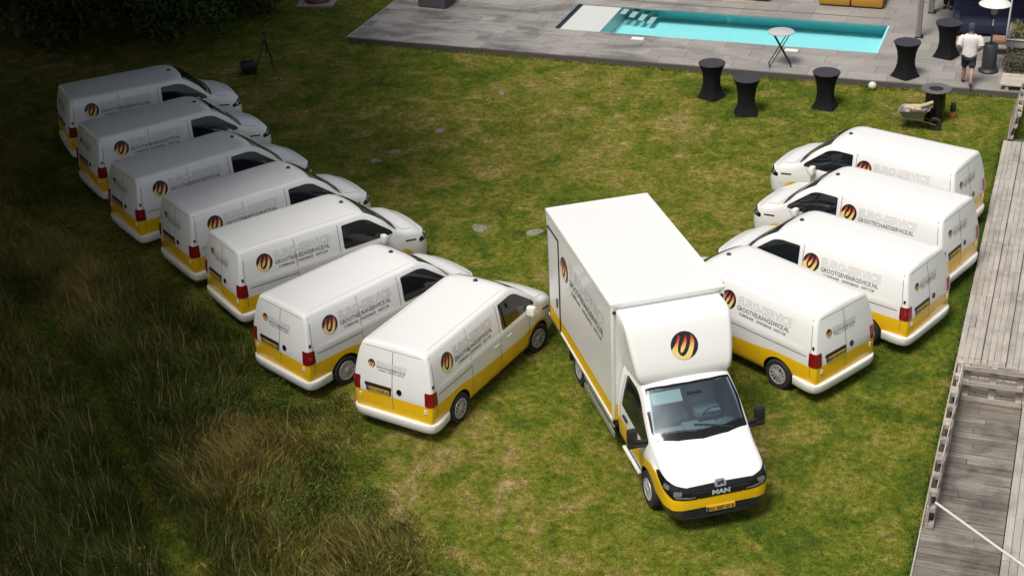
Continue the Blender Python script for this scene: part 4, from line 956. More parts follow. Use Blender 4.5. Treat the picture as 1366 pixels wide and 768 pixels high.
mb = MB(); mb.bbox(((PU0+PU1)/2, PV1 - .03, .185), (PU1-PU0 - .14, .05, .05), .008); link_mesh('far_edge_trim', mb.mesh('far_edge_trim', mat('dark_trim', (.10, .10, .10), .6)), pool)
for k in range(4): link_mesh('step', MB().bbox((-14.85 + .32 * k, 50.15, .10 - .09 * k), (.21, .95, .04), .012).mesh('step', M['pool_white']), pool)
wm = bpy.data.materials.new('pool_water'); wm.use_nodes = True; t = NT(wm); t.n.remove(t.b)
tr = t.node('ShaderNodeBsdfTransparent'); tr.inputs[0].default_value = (.80, .98, .985, 1); gl = t.node('ShaderNodeBsdfGlossy'); gl.inputs['Roughness'].default_value = .03
fr = t.node('ShaderNodeFresnel'); fr.inputs[0].default_value = 1.33; mx = t.node('ShaderNodeMixShader'); t.l.new(fr.outputs[0], mx.inputs[0]); t.l.new(tr.outputs[0], mx.inputs[1]); t.l.new(gl.outputs[0], mx.inputs[2]); t.l.new(mx.outputs[0], t.n['Material Output'].inputs[0])
bp = t.node('ShaderNodeBump'); bp.inputs['Distance'].default_value = .004; t.l.new(t.noise(t.pos(), 3.5, 2), bp.inputs['Height']); t.l.new(bp.outputs[0], gl.inputs['Normal'])
me = bpy.data.meshes.new('water'); me.from_pydata([(-15.03, PV0 + .06, WZ), (PU1 - .06, PV0 + .06, WZ), (PU1 - .06, PV1 - .06, WZ), (-15.03, PV1 - .06, WZ)], [], [(0, 1, 2, 3)]); me.materials.append(wm); link_mesh('water', me, kind='structure')
for x, y, lab in ((-13.55, 47.02, 'small white skimmer lid in the deck below the pool steps'), (-8.45, 47.02, 'small white skimmer lid in the deck behind the folding table')):
    mb = MB(); mb.bbox((0, 0, .008), (.42, .26, .016), .006); mb.lathe([(.05, .016), (.05, .022), (.001, .022)], 12); mb.build('skimmer_lid', M['white_plain'], loc=(x, y, DZ + .004), label=lab, cat='drain cover', group='skimmer lids beside the pool')

# ------------------------------------------------------------------ boardwalk and lower deck, board by board
walk = MB().box((.35, 34.9, .03), (3.66, 13.6, .06)).build('boardwalk', mat('walk_bed', (.10, .09, .08), .9), kind='structure')
rows = [27.95, 29.38, 30.74, 32.22, 33.6, 34.99, 36.24, 37.5, 38.81, 40.1, 41.45]; cache = {}
for v0, v1 in zip(rows[:-1], rows[1:]):
    for i in range(20):
        L = round(v1 - v0 - .012, 3)
        if L not in cache: cache[L] = MB().bbox((0, 0, 0), (.117, L, .03), .004).mesh('board', M['board'])
        u = -1.43 + i * .1225 + .018 * (i // 4)
        q = link_mesh('board', cache[L], walk, (u, (v0+v1)/2, .085 + .003 * rng.standard_normal())); q.rotation_euler = (0, 0, .004 * rng.standard_normal())
low = MB().box((.3, 23.3, .01), (3.56, 9.2, .04)).build('lower_deck', M['dark'], kind='structure')
v = 18.8; pm = {}
while v < 27.86:
    wd = .185; cut = rng.random() < .3; cu = rng.uniform(-1.0, -.5); segs = [(-1.46, -.06)] if not cut else [(-1.46, cu), (cu, -.06)]
    for a, b_ in segs:
        L = round(b_ - a - .006, 2)
        if L not in pm: pm[L] = MB().bbox((0, 0, 0), (L, .172, .03), .005).mesh('board', M['board_dark'])
        q = link_mesh('board', pm[L], low, ((a+b_)/2, v + .09, .045 + .004 * rng.standard_normal())); q.rotation_euler = (.01 * rng.standard_normal(), 0, .006 * rng.standard_normal())
    v += wd
for j in range(7):
    for i in range(4):
        if 'e' not in pm: pm['e'] = MB().bbox((0, 0, 0), (.135, 1.30, .032), .004).mesh('board', M['board'])
        q = link_mesh('board', pm['e'], low, (.02 + i * .142, 19.4 + j * 1.31, .062 + .003 * rng.standard_normal()))
for i, (a, b_) in enumerate(((18.8, 21.9), (21.9, 25.2), (25.2, 27.9))): link_mesh('edge_board', MB().bbox((-1.475, (a+b_)/2, .045), (.028, b_-a-.02, .07), .004).mesh('edge_board', M['board']), low)

# ------------------------------------------------------------------ pallets on edge
PM = {'b': MB().bbox((0, 0, 0), (1.17, .022, .10), .004).mesh('board', M['pallet']), 'n': MB().bbox((0, 0, 0), (1.17, .022, .145), .004).mesh('board', M['pallet']), 's': MB().bbox((0, 0, 0), (.022, .80, .145), .004).mesh('board', M['pallet']), 'k': MB().bbox((0, 0, 0), (.12, .078, .10), .006).mesh('block', M['pallet'])}
def pallet():
    p = empty('pallet')
    for z in (.05, .40, .75): link_mesh('bottom_board', PM['b'], p, (0, .011, z))
    for x in (-.525, 0, .525):
        for z in (.05, .40, .75): link_mesh('block', PM['k'], p, (x, .061, z))
        q = link_mesh('stringer_board', PM['s'], p, (x, .111, .40)); q.rotation_euler = (R(90), 0, R(90))
    for z, k in ((.05, 'b'), (.2175, 'n'), (.40, 'n'), (.5825, 'n'), (.75, 'b')): link_mesh('deck_board', PM[k], p, (0, .133, z))
    return p
proto_p = pallet(); first = True
spec = [(-1.27, 23.82, 90.4, 'weathered pallet on edge at the near end of the fence, white pole against it', 0), (-1.275, 25.0, 89.7, 'weathered pallet on edge, second from the near end of the fence beside the lawn', 0), (-1.27, 26.18, 90.3, 'weathered pallet on edge, third from the near end of the fence beside the lawn', 0), (-1.275, 27.36, 89.8, 'weathered pallet on edge at the corner end of the fence beside the lawn', 0),
        (-.665, 27.74, 0.4, 'pallet on edge across the boardwalk, touching the corner of the fence', 0), (.52, 27.75, -.3, 'pallet on edge across the boardwalk at the right edge of the view', 0),
        (-1.27, 42.1, 91, 'weathered pallet standing at the far end of the boardwalk, nearer the vans', 12), (-1.27, 43.3, 89, 'weathered pallet standing below the wooden bench, farther from the vans', 12)]
for x, y, rz, lab, tl in spec:
    p = proto_p if first else copy_tree(proto_p); first = False
    p.location = (x, y, .065 if y < 28 else .1); p.rotation_euler = (R(tl), 0, R(rz)); tag(p, lab, 'pallet', 'wooden pallets set on edge as a fence')
MB().tube([(-1.26, 23.02, .80), (-.2, 22.1, .80), (1.2, 20.9, .80)], .024, 10).build('white_pole', mat('pole_white', (.60, .59, .57), .5), smooth=40, label='long white pole leading from the pallet fence to the lower right corner', cat='pole')
# ------------------------------------------------------------------ cocktail tables in black stretch covers
M['cover'] = mat('black_stretch_fabric', (.008, .008, .009), .85, spec=.2); M['cover_top'] = mat('dark_stretch_top', (.035, .033, .042), .8)
def cocktail_meshes():
    mb = MB(); n = 48; prof = [(.402, 1.085), (.385, 1.04), (.33, .93), (.285, .78), (.262, .60), (.265, .44), (.30, .28), (.36, .14), (.43, .04), (.45, .008)]
    for r, z in prof:
        k = min(1, max(0, (.62 - z) / .5)) ** 1.2; k2 = max(0, (.14 - z) / .14)
        for i in range(n):
            a = 2 * math.pi * i / n; sq = 1 / (abs(math.cos(a)) ** 1.15 + abs(math.sin(a)) ** 1.15) ** (1 / 1.15); q = r * (1 + k * (sq - 1))
            mb.v.append((q * math.cos(a), q * math.sin(a), z + .05 * k2 * (1 - abs(math.cos(2 * a)))))
    L = len(prof)
    for j in range(L - 1):
        for i in range(n): mb.f.append((j*n+i, j*n+(i+1) % n, (j+1)*n+(i+1) % n, (j+1)*n+i)); mb.m.append(0)
    top = MB().lathe([(.402, 1.075), (.405, 1.09), (.398, 1.102), (.001, 1.103)], 48)
    leg = MB(); leg.tube([(0, 0, .05), (0, 0, 1.08)], .035, 8)
    for k in range(4): leg.tube([(0, 0, .10), (.40 * math.cos(k * math.pi/2), .40 * math.sin(k * math.pi/2), .02)], .02, 6)
    return mb.mesh('cover', M['cover'], 50), top.mesh('table_top', M['cover_top'], 40), leg.mesh('frame', M['black'])
ck = cocktail_meshes()
for x, y, z, rz, lab in ((-10.08, 42.96, 0, 20, 'tall round table in black stretch cover on the grass, leftmost of the five'), (-8.8, 41.96, 0, 60, 'tall black covered table on the grass standing nearest the vans, second from left'), (-6.67, 42.98, 0, 38, 'tall black covered table on the grass by itself, just left of the white ball'), (-4.7, 45.54, DZ, 10, 'tall black covered table on the paved deck at the pool corner, by the grey post'), (-3.71, 47.62, DZ, 25, 'tall black covered table on the deck farthest back, beside the walking man')):
    t_ = empty('cocktail_table', (x, y, z), R(rz), label=lab, cat='table', group='black covered cocktail tables')
    for nm, me in zip(('cover', 'table_top', 'frame'), ck): link_mesh(nm, me, t_)
# folding bar table
t_ = empty('folding_table', (-8.54, 45.62, DZ), R(15), label='white round folding bar table with crossed metal legs beside the pool', cat='table')
MB().lathe([(.38, 1.075), (.405, 1.078), (.405, 1.10), (.39, 1.108), (.001, 1.108)], 40).build('table_top', mat('pale_table_top', (.46, .46, .47), .5), t_, smooth=40)
for s in (-1, 1):
    mb = MB(); mb.tube([(-.33, s * .20, .02), (.26, s * .17, 1.075)], .016, 8); 
    if s > 0: mb.tube([(-.33, -.24, .02), (-.33, .24, .02)], .018, 8)
    mb.build('leg', M['black'], t_, smooth=40)
    mb = MB(); mb.tube([(.33, s * .16, .02), (-.26, s * .14, 1.075)], .016, 8)
    if s > 0: mb.tube([(.33, -.22, .02), (.33, .22, .02)], .018, 8)
    mb.build('leg', M['black'], t_, smooth=40)
# ball
mb = MB(); nlat = 10; mb.lathe([(max(.001, .125 * math.sin(math.pi * i / nlat)), .125 - .125 * math.cos(math.pi * i / nlat)) for i in range(nlat + 1)], 18)
o = mb.build('ball', mat('cream_ball', (.62, .60, .50), .5), smooth=60, loc=(-5.55, 44.72, .0), label='cream white ball on the grass against the deck edge', cat='ball')
# fire drum with a flat steel ring
t_ = empty('fire_drum', (-3.50, 42.62, 0), label='black fire drum with a wide flat grey cooking ring, standing on the grass', cat='fire pit')
MB().lathe([(.28, .0), (.285, .02), (.285, .97), (.27, .98)], 32).build('drum', M['gloss_black'], t_, smooth=40)
MB().lathe([(.20, .985), (.42, .985), (.425, 1.0), (.42, 1.012), (.205, 1.006)], 40, close=True).build('cooking_ring', mat('worn_steel', (.20, .195, .20), .5, .5), t_, smooth=40)
MB().lathe([(.22, .99), (.19, .86), (.10, .80), (.001, .79)], 28).build('fire_bowl', mat('soot', (.012, .011, .011), .9), t_, smooth=40)
MB().lathe([(.001, .80), (.10, .82), (.08, .87), (.001, .89)], 12).build('ash', mat('ash_grey', (.30, .29, .28), .95), t_, smooth=40)
# wheelbarrow
bz = empty('wheelbarrow', (-3.98, 41.98, 0), R(-4), label='old grey wheelbarrow loaded with firewood beside the black fire drum', cat='wheelbarrow')
mb = MB(); rims = []
for (x0, x1, y_, z) in ((-.28, .22, .17, .34), (-.42, .42, .30, .60), (-.44, .44, .315, .615), (-.41, .41, .29, .605), (-.27, .21, .16, .36)):
    b0 = len(mb.v); pts = round_poly([(x0, -y_), (x1, -y_), (x1, y_), (x0, y_)], .10, 4); mb.v += [(p[0], p[1], z + (.05 * (p[0] / .44) if z > .5 else 0)) for p in pts]; rims.append((b0, len(pts)))
for (a, n), (b_, _) in zip(rims[:-1], rims[1:]):
    for k in range(n): mb.f.append((a+k, a+(k+1) % n, b_+(k+1) % n, b_+k)); mb.m.append(0)
mb.f += [tuple(range(rims[0][0], rims[0][0]+n))[::-1], tuple(range(rims[-1][0], rims[-1][0]+n))]; mb.m += [0, 0]
mb.build('tray', mat('galvanised_tray', (.30, .29, .275), .6, .3), bz, smooth=40)
for s in (-1, 1):
    MB().tube([(.62, s * .09, .20), (.20, s * .15, .31), (-.40, s * .24, .36), (-1.02, s * .30, .62)], .018, 8).build('handle', mat('rusty_tube', (.12, .085, .06), .8), bz, smooth=40)
    MB().tube([(-.12, s * .18, .33), (-.26, s * .24, .03), (-.12, s * .24, .03)], .016, 8).build('leg', M['black'], bz, smooth=40)
wt, wr = wheel_meshes(.20, .10, .11, 5); wh = link_mesh('wheel', wt, bz, (.58, 0, .20)); link_mesh('rim', wr, wh)
M['log'] = mat('split_log', (.52, .42, .29), .85); t = NT(M['log']); g = t.noise(t.map(t.obj(), (2, 18, 18)), 3, 4); t.l.new(t.mix(t.rng(g, .3, .7), (.62, .52, .38), (.36, .27, .17)), t.b.inputs['Base Color'])
for x, y, z, rz, ry, L, lab in ((-3.78, 41.92, .72, 20, -18, .62, 'pale split log lying on top of the load, sticking up towards the wheel'), (-3.92, 42.02, .66, 5, -6, .50, 'pale log in the middle of the barrow'), (-4.16, 41.95, .63, 80, 4, .34, 'short log across the handle end of the barrow'), (-4.02, 41.86, .64, -12, 0, .45, 'log along the near rim of the barrow'), (-3.72, 42.04, .64, 8, -10, .44, 'log along the far rim of the barrow')):
    mb = MB(); mb.tube([(-L/2, 0, 0), (-L*.2, .01, .005), (L*.2, 0, -.004), (L/2, .005, 0)], [.05, .055, .052, .048], 7)
    q = mb.build('log', M['log'], smooth=30, loc=(x, y, z), label=lab, cat='log', group='firewood in the wheelbarrow'); q.rotation_euler = (0, R(ry), R(rz))
t_ = empty('canister', (-3.02, 43.05, 0), label='small black canister with orange base on the grass right of the fire drum', cat='canister')
MB().bbox((0, 0, .10), (.17, .13, .20), .03).build('base', mat('orange_plastic', (.45, .14, .04), .5), t_, smooth=40)
mb = MB(); mb.lathe([(.085, .20), (.08, .32), (.05, .40), (.03, .44), (.001, .44)], 14); mb.tube([(-.07, 0, .36), (-.05, 0, .46), (.05, 0, .46), (.07, 0, .36)], .014, 6); mb.build('body', M['black'], t_, smooth=40)
# patio heater
t_ = empty('patio_heater', (-2.35, 46.56, DZ), label='dark patio heater with a white domed reflector on the deck beside the walking man', cat='patio heater')
MB().lathe([(.30, 0), (.30, .05), (.25, .10), (.215, .12), (.215, .84), (.19, .87), (.001, .875)], 32).build('gas_housing', mat('dark_slate_metal', (.028, .031, .037), .45), t_, smooth=40)
MB().tube([(0, 0, .87), (0, 0, 1.80)], .032, 10).build('pole', mat('dark_steel', (.06, .065, .075), .4, .6), t_, smooth=40)
mb = MB(); mb.bbox((.0, -.05, 1.55), (.045, .03, .20), .008); mb.build('gas_label', M['white_plain'], t_)
MB().lathe([(.05, 1.78), (.10, 1.84), (.11, 2.05), (.14, 2.10), (.001, 2.11)], 20).build('burner', mat('mesh_steel', (.25, .25, .25), .4, .8), t_, smooth=40)
MB().lathe([(.47, 2.10), (.475, 2.115), (.40, 2.18), (.22, 2.25), (.001, 2.28), (.001, 2.265), (.21, 2.235), (.39, 2.165)], 36).build('reflector', mat('white_enamel', (.72, .71, .68), .35), t_, smooth=50)
# posts and the low pavilion behind the pool
for x, y, lab, wdt in ((-4.73, 49.2, 'tall grey wooden post on the deck at the pool corner', .19), (-4.62, 51.79, 'brownish grey wooden post farther back at the top edge, right of the pool corner post', .19), (-11.7, 52.6, 'wooden post behind the middle of the pool, seen as a reflection in the water', .19)):
    t_ = empty('wooden_post', (x, y, DZ), label=lab, cat='post', group='posts behind the pool')
    mb = MB(); mb.bbox((0, 0, 1.5), (wdt * .55, wdt, 3.0), .01); mb.build('upright', M['post'], t_); MB().bbox((-wdt * .48, 0, 1.5), (wdt * .36, wdt * .8, 3.0), .008).build('side_plank', M['post'], t_); MB().box((0, 0, .02), (.26, .26, .03)).build('foot_plate', M['black'], t_)
t_ = empty('pavilion', (-8, 58.5, 0), label='low dark timber pavilion behind the deck, mirrored in the pool', cat='building')
MB().bbox((0, 0, 1.35), (24, 3.0, 2.7), .02).build('wall', mat('dark_timber', (.05, .045, .04), .8), t_); MB().bbox((0, -.1, 2.8), (24.6, 3.7, .2), .02).build('roof', M['black'], t_)
t_ = empty('canopy', (-1.0, 53.6, 0), label='unseen dark flat canopy added above the navy sofa for shade, on the grey posts', cat='canopy')
MB().bbox((0, 0, 3.3), (7.8, 9.2, .16), .02).build('roof_panel', M['black'], t_)  # roof out of view, added so the sofa corner falls in shade
for y in (-4.4, -1.85): MB().bbox((0, y, 3.2), (7.7, .12, .16), .01).build('beam', M['post'], t_)
for y in (-4.4, 4.3): MB().bbox((3.7, y, 1.6), (.16, .16, 3.2), .01).build('post', M['post'], t_)
# sofas
M['ochre'] = mat('ochre_fabric', (.42, .215, .025), .85)
for x, wd, lab in ((-7.35, 2.2, 'ochre yellow outdoor sofa at the top edge right of the pool middle'), (-10.8, 1.3, 'ochre yellow outdoor seat at the top edge, left of the other')):
    t_ = empty('outdoor_sofa', (x, 52.15, DZ), label=lab, cat='sofa', group='ochre sofas behind the pool')
    k = 2 if wd > 1.5 else 1
    for i in range(k): MB().bbox((-wd/2 + wd/k * (i + .5), 0, .27), (wd/k - .015, .85, .46), .09).build('seat_cushion', M['ochre'], t_, smooth=50)
    MB().bbox((0, .48, .45), (wd, .22, .80), .08).build('backrest', M['ochre'], t_, smooth=50); MB().bbox((0, .05, .02), (wd - .15, .8, .04), .01).build('base', M['black'], t_)
t_ = empty('lounge_sofa', (-2.55, 50.1, DZ), R(8), label='dark navy lounge sofa in the shade at the top right behind the heater', cat='sofa')
M['navy'] = mat('navy_fabric', (.012, .018, .045), .85)
for s in (-1, 1): MB().bbox((s * .52, 0, .27), (1.02, .85, .34), .08).build('seat_cushion', M['navy'], t_, smooth=50); MB().bbox((s * 1.12, .05, .36), (.20, .95, .55), .06).build('armrest', M['navy'], t_, smooth=50)
MB().bbox((0, .5, .52), (2.4, .24, .85), .08).build('backrest', M['navy'], t_, smooth=50)
t_ = empty('stool', (-2.15, 48.2, DZ), label='low chair with a tan seat and black legs behind the patio heater', cat='stool')
MB().bbox((0, 0, .45), (.62, .50, .16), .05).build('seat', mat('tan_cushion', (.30, .17, .11), .85), t_, smooth=50)
for sx in (-1, 1):
    for sy in (-1, 1): MB().tube([(sx * .26, sy * .2, .40), (sx * .30, sy * .24, .0)], .02, 6).build('leg', M['black'], t_)
# grey boxes
M['greybox'] = mat('grey_fibre_box', (.085, .088, .10), .7)
for x, y, sx, sy, h, lab in ((-21.55, 49.0, 1.05, .95, .75, 'large dark grey planter box at the left end of the deck'), (-20.45, 50.15, .75, .7, .5, 'smaller dark grey box right of the large planter at the deck edge')):
    t_ = empty('planter_box', (x, y, DZ), R(-3), label=lab, cat='planter', group='grey boxes at the left of the deck')
    mb = MB(); mb.bbox((0, 0, h/2 + .02), (sx, sy, h), .02); mb.build('box', M['greybox'], t_); MB().bbox((0, 0, h + .03), (sx + .04, sy + .04, .05), .012).build('rim', M['greybox'], t_); MB().box((0, 0, .012), (sx - .1, sy - .1, .02)).build('foot', M['black'], t_)
# fire bowl on a slab
MB().bbox((0, 0, .04), (1.35, 1.05, .08), .01).build('paving_slab', mat('slab_grey', (.33, .32, .31), .8), loc=(-26.2, 48.75, 0), rz=R(12), label='square grey slab on the lawn under the terracotta bowl', cat='slab')
t_ = empty('terracotta_bowl', (-26.2, 48.8, .08), label='round terracotta pot standing on a grey slab at the top edge', cat='pot')
MB().lathe([(.40, 0), (.50, .12), (.55, .45), (.56, .62), (.50, .62), (.47, .45), (.001, .30)], 32).build('pot', mat('terracotta', (.42, .15, .065), .8), t_, smooth=40); MB().lathe([(.42, .0), (.46, .0), (.44, .05), (.40, .05)], 24, close=True).build('foot', M['black'], t_)
# tripod and bag
t_ = empty('tripod', (-24.15, 41.15, 0), label='black camera tripod standing on the lawn by the dark trees', cat='tripod')
for k in range(3):
    a = R(100 + 120 * k); MB().tube([(.05 * math.cos(a), .05 * math.sin(a), 1.30), (.30 * math.cos(a), .30 * math.sin(a), .62), (.50 * math.cos(a), .50 * math.sin(a), .0)], [.024, .02, .012], 8).build('leg', M['black'], t_)
MB().tube([(0, 0, .85), (0, 0, 1.5)], .018, 8).build('centre_column', M['black'], t_)
mb = MB(); mb.lathe([(.05, 1.28), (.07, 1.32), (.05, 1.36)], 12); mb.bbox((0, 0, 1.55), (.10, .14, .10), .02); mb.tube([(0, 0, 1.52), (.22, -.12, 1.42)], .012, 6); mb.build('head', M['black'], t_)
t_ = empty('backpack', (-25.1, 41.55, 0), R(30), label='black bag lying in the grass left of the tripod', cat='bag')
MB().bbox((0, 0, .20), (.55, .38, .40), .12).build('bag_body', M['black'], t_, smooth=50); MB().bbox((.05, -.20, .16), (.36, .10, .24), .05).build('front_pocket', M['dark'], t_, smooth=50); MB().tube([(-.15, .1, .38), (-.1, .12, .48), (.1, .12, .48), (.15, .1, .38)], .016, 6).build('strap', M['dark'], t_)
# pale stones in the lawn
M['stone'] = mat('pale_stone', (.36, .34, .30), .9); t = NT(M['stone']); g = t.noise(t.pos(), 9, 4); t.l.new(t.mix(t.rng(g, .3, .7), (.30, .28, .23), (.15, .14, .085)), t.b.inputs['Base Color'])
for i, (x, y, s, lab) in enumerate(((-16.38, 41.74, .16, 'pale flat stone in the lawn nearest the pool deck'), (-17.12, 38.45, .22, 'pale flat stone in the lawn, second from the pool deck'), (-17.8, 36.68, .20, 'pale flat stone in the lawn, upper of the pair by the left vans'), (-18.06, 35.95, .19, 'pale flat stone in the lawn, lower of the pair by the left vans'), (-13.62, 32.68, .25, 'pale flat stone in the lawn left of the truck box'), (-12.16, 32.84, .24, 'pale flat stone in the lawn touching the rear of the truck box in view'), (-17.4, 30.9, .24, 'pale flat stone in front of the nose of the third left van'))):
    r = np.random.default_rng(70 + i); mb = MB(); n = 11; rr = [s * (.75 + .4 * r.random()) for _ in range(n)]
    for k_, zz in ((1.0, -.02), (.92, .012), (.6, .026)): mb.v += [(rr[k] * k_ * 1.1 * math.cos(6.283 * k / n), rr[k] * k_ * .7 * math.sin(6.283 * k / n), zz + .006 * r.standard_normal()) for k in range(n)]
    for j in range(2):
        for k in range(n): mb.f.append((j*n+k, j*n+(k+1) % n, (j+1)*n+(k+1) % n, (j+1)*n+k)); mb.m.append(0)
    mb.f += [tuple(range(n))[::-1], tuple(range(2*n, 3*n))]; mb.m += [0, 0]
    mb.build('flat_stone', M['stone'], smooth=30, loc=(x, y, .012), rz=r.random() * 3, label=lab, cat='stone', group='pale stones in the lawn')
# bench, planter and frame at the right edge
t_ = empty('wooden_bench', (-.90, 45.55, .0), label='low weathered bench of wide planks at the right edge, above the standing pallets', cat='bench')
bm1 = MB().bbox((0, 0, 0), (2.0, .235, .045), .006).mesh('plank', M['pallet'])
for k in range(4): link_mesh('plank', bm1, t_, (0, -.42 + .25 * k, .37))
for x in (-.8, .8): MB().bbox((x, -.05, .17), (.10, .9, .34), .008).build('leg', M['pallet'], t_)
t_ = empty('raised_planter', (-1.30, 48.1, .15), label='raised planter box with a pale metal frame and small plants at the top right edge', cat='planter')
MB().bbox((0, 0, .72), (1.3, 1.7, .22), .01).build('planter_tray', mat('zinc', (.36, .36, .35), .5, .4), t_)
for sx in (-1, 1):
    for sy in (-1, 1): MB().tube([(sx * .58, sy * .78, 0), (sx * .58, sy * .78, .66)], .03, 8).build('leg', M['alu'], t_)
mb = MB(); mb.tube([(-.66, -.86, .86), (-.66, .86, 2.2)], .03, 8); mb.tube([(-.66, -.86, .86), (.66, -.86, .86)], .03, 8); mb.tube([(-.66, .86, 2.2), (.66, .86, 2.2)], .03, 8); mb.tube([(.66, -.86, .86), (.66, .86, 2.2)], .03, 8); mb.build('metal_frame', M['alu'], t_, smooth=40)
pm_ = leaf_cloud('plants', [(x, y, .93) for x in (-.4, -.1, .25, .5) for y in (-.6, -.25, .1, .45)], .18, 1500, .05, [(.16, .15, .05), (.09, .12, .03), (.20, .15, .08)], M['meadow']); link_mesh('plants', pm_, t_)
sh = leaf_cloud('foliage', [(x, y, z) for x in (-.4, -.1, .3) for y in (-.3, .1, .5) for z in (.12, .4)], .24, 2200, .04, [(.11, .095, .06), (.085, .09, .05), (.14, .12, .08)], M['meadow'])
t_ = empty('dry_shrub', (-1.35, 46.75, .2), label='dry greyish shrub between the planter and the plank bench', cat='plant'); link_mesh('foliage', sh, t_)
mb = MB(); [mb.tube([(x, 0, 0), (x * 1.6, .1, .5)], .012, 5) for x in (-.2, 0, .2)]; mb.build('stem', M['bark'], t_)

# ------------------------------------------------------------------ people
SKIN = mat('skin', (.42, .24, .17), .6)
def skin_figure(name, J, E_, mats, sub=2, root='pelvis'):
    names = list(J); me = bpy.data.meshes.new(name); me.from_pydata([J[k][0] for k in names], [(names.index(a), names.index(b)) for a, b in E_], [])
    o = bpy.data.objects.new('tmp_skin', me); COL.objects.link(o); md = o.modifiers.new('skin', 'SKIN'); md.use_smooth_shade = True
    for i, k in enumerate(names):
        d_ = me.skin_vertices[0].data[i]; r = J[k][1]; d_.radius = r if isinstance(r, tuple) else (r, r); d_.use_root = (k == root)
    s = o.modifiers.new('sub', 'SUBSURF'); s.levels = sub; s.render_levels = sub
    dg = bpy.context.evaluated_depsgraph_get(); dg.update(); res = bpy.data.meshes.new_from_object(o.evaluated_get(dg)); bpy.data.objects.remove(o); res.name = name
    for q in mats: res.materials.append(q)
    res.polygons.foreach_set('use_smooth', [True] * len(res.polygons)); return res
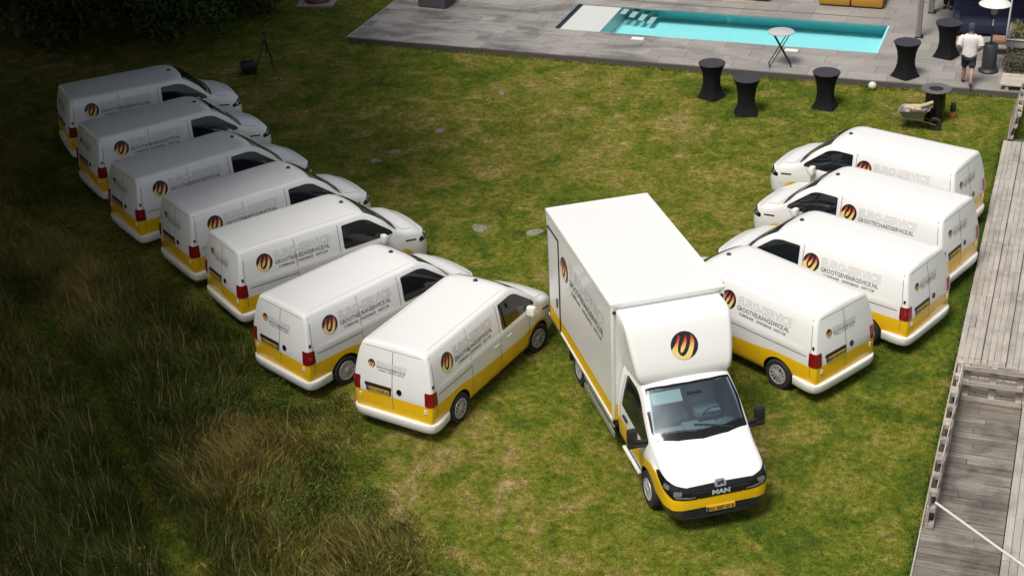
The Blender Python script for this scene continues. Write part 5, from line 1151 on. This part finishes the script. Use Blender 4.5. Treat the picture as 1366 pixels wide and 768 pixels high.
def person(loc, rz, walk, label, shirt, trousers, long_legs, hat):
    P_ = empty('person', loc, rz, label=label, cat='person'); f, b_ = (.22, -.30) if walk else (.04, -.02)
    lift = .10 if walk else .0
    J = dict(pelvis=((0, 0, 1.0), (.165, .12)), waist=((0, .01, 1.16), (.155, .115)), chest=((0, .02, 1.40), (.205, .135)), base=((0, .01, 1.54), (.085, .075)), neck=((0, .02, 1.61), .062), head=((0, .045, 1.73), (.082, .098)), crown=((0, .03, 1.84), (.075, .09)))
    E_ = [('pelvis', 'waist'), ('waist', 'chest'), ('chest', 'base'), ('base', 'neck'), ('neck', 'head'), ('head', 'crown')]
    for s, n, fy, up in ((-1, 'l', f, 0), (1, 'r', b_, lift)):
        J.update({n+'hip': ((s*.10, .0, .90), .105), n+'knee': ((s*.105, fy*.45 + .05, .50 + up * .3), .068), n+'calf': ((s*.105, fy*.75, .33 + up * .6), .066), n+'ankle': ((s*.105, fy, .085 + up * .7), .042), n+'toe': ((s*.12, fy + .16, .035 + up * .1), (.045, .03))})
        E_ += [('pelvis', n+'hip'), (n+'hip', n+'knee'), (n+'knee', n+'calf'), (n+'calf', n+'ankle'), (n+'ankle', n+'toe')]
        J.update({n+'sh': ((s*.215, .01, 1.45), .062), n+'elb': ((s*.335, -.05, 1.18), .055), n+'wr': ((s*.215, .15, 1.02), .034), n+'palm': ((s*.17, .20, .985), (.04, .024))})
        E_ += [('chest', n+'sh'), (n+'sh', n+'elb'), (n+'elb', n+'wr'), (n+'wr', n+'palm')]
        for q, (dx, dz, L) in enumerate(((-.035, .026, .070), (-.045, .009, .082), (-.045, -.009, .078), (-.038, -.026, .062), (.01, .045, .05))):
            a = (s*.17 + s*dx*.6, .225, .985 + dz); b2 = (s*.17 + s*(dx - .03 if q < 4 else -.01), .225 + L * (.55 if q < 4 else .6), .975 + dz)
            J.update({f'{n}f{q}a': (a, .0095), f'{n}f{q}b': (b2, .0085)}); E_ += [(n+'palm', f'{n}f{q}a'), (f'{n}f{q}a', f'{n}f{q}b')]
    link_mesh('body', skin_figure('body', J, E_, [SKIN]), P_)
    G = lambda k, gr: (J[k][0], tuple(q + gr for q in (J[k][1] if isinstance(J[k][1], tuple) else (J[k][1],) * 2)))
    def rings(mb, rs, n=20):
        b = len(mb.v)
        for z, rx, ry, cy in rs: mb.v += [(rx * math.copysign(abs(math.cos(6.2832*k/n)) ** .8, math.cos(6.2832*k/n)), cy + ry * math.sin(6.2832*k/n), z + .012 * math.sin(6.2832*k/n*3)) for k in range(n)]
        for j in range(len(rs) - 1):
            for k in range(n): mb.f.append((b+j*n+k, b+j*n+(k+1) % n, b+(j+1)*n+(k+1) % n, b+(j+1)*n+k)); mb.m.append(0)
    mb = MB(); rings(mb, [(.90, .225, .17, 0), (1.0, .225, .175, 0), (1.12, .215, .165, .01), (1.25, .222, .165, .015), (1.38, .245, .17, .02), (1.47, .25, .155, .02), (1.53, .20, .125, .015), (1.565, .12, .095, .015), (1.58, .085, .08, .015)])
    for s in (-1, 1): mb.tube([(s*.19, .01, 1.475), (s*.25, 0, 1.44), (s*.295, -.025, 1.30), (s*.305, -.03, 1.255)], [.10, .105, .098, .10], 12)
    link_mesh('shirt', mb.mesh('shirt', shirt, 60), P_)
    T = {'pelvis': G('pelvis', .020)}; et = []
    for n in 'lr':
        T[n+'hip'] = G(n+'hip', .03); T[n+'knee'] = G(n+'knee', .045); et += [('pelvis', n+'hip'), (n+'hip', n+'knee')]
        if long_legs: T[n+'ankle'] = G(n+'ankle', .045); et += [(n+'knee', n+'ankle')]
        sh_ = {'pelvis': (tuple(np.array(J[n+'ankle'][0]) + np.array((0, -.03, -.035))), (.05, .045)), 'toe': (tuple(np.array(J[n+'toe'][0]) + np.array((0, .05, .0))), (.052, .035))}
        link_mesh('shoe', skin_figure('shoe', sh_, [('pelvis', 'toe')], [M['black']], 2), P_)
    mb = MB(); rings(mb, [(.80, .20, .15, 0), (.90, .215, .16, 0), (1.02, .205, .155, 0)]); link_mesh('waistband', mb.mesh('waistband', trousers, 60), P_)
    link_mesh('trousers' if long_legs else 'shorts', skin_figure('shorts', T, et, [trousers], 2), P_)
    for s in (-1, 1): MB().lathe([(.001, -.012), (.028, -.006), (.03, .006), (.001, .012)], 10, c=(s * .088, .035, 1.735), axis='x').build('ear', SKIN, P_, smooth=50)
    mb = MB(); mb.lathe([(.012, 0), (.016, .025), (.002, .05)], 8, c=(0, .145, 1.715)); mb.build('nose', SKIN, P_, smooth=50)
    for s in (-1, 1): MB().lathe([(.001, 0), (.011, .004), (.001, .008)], 8, c=(s * .034, .137, 1.755), axis='y').build('eye', M['ink'], P_)
    MB().bbox((0, .138, 1.668), (.05, .01, .010), .003).build('mouth', mat('lips', (.30, .10, .09), .6), P_)
    mb = MB(); mb.lathe([(.096, 1.70), (.103, 1.76), (.104, 1.80), (.092, 1.86), (.06, 1.905), (.001, 1.92)], 20, c=(0, .025, 0))
    if hat: mb.bbox((0, .155, 1.80), (.15, .13, .014), .006)
    mb.build('cap' if hat else 'hair', mat('navy_cap', (.035, .06, .10), .8) if hat else mat('dark_hair', (.02, .015, .012), .8), P_, smooth=50)
    P_.scale = (1.0, 1.0, 1.0); return P_
person((-2.86, 45.2, DZ + .012), R(5), True, 'person walking away in white t-shirt, dark shorts and a blue cap', mat('white_cotton', (.74, .70, .70), .9), mat('dark_shorts', (.03, .034, .045), .9), False, True)
person((-4.15, 52.4, DZ + .012), R(170), False, 'person in black trousers and black shoes at the top edge, only the legs in view', mat('dark_shirt', (.03, .03, .035), .9), mat('black_trousers', (.012, .012, .013), .9), True, False)
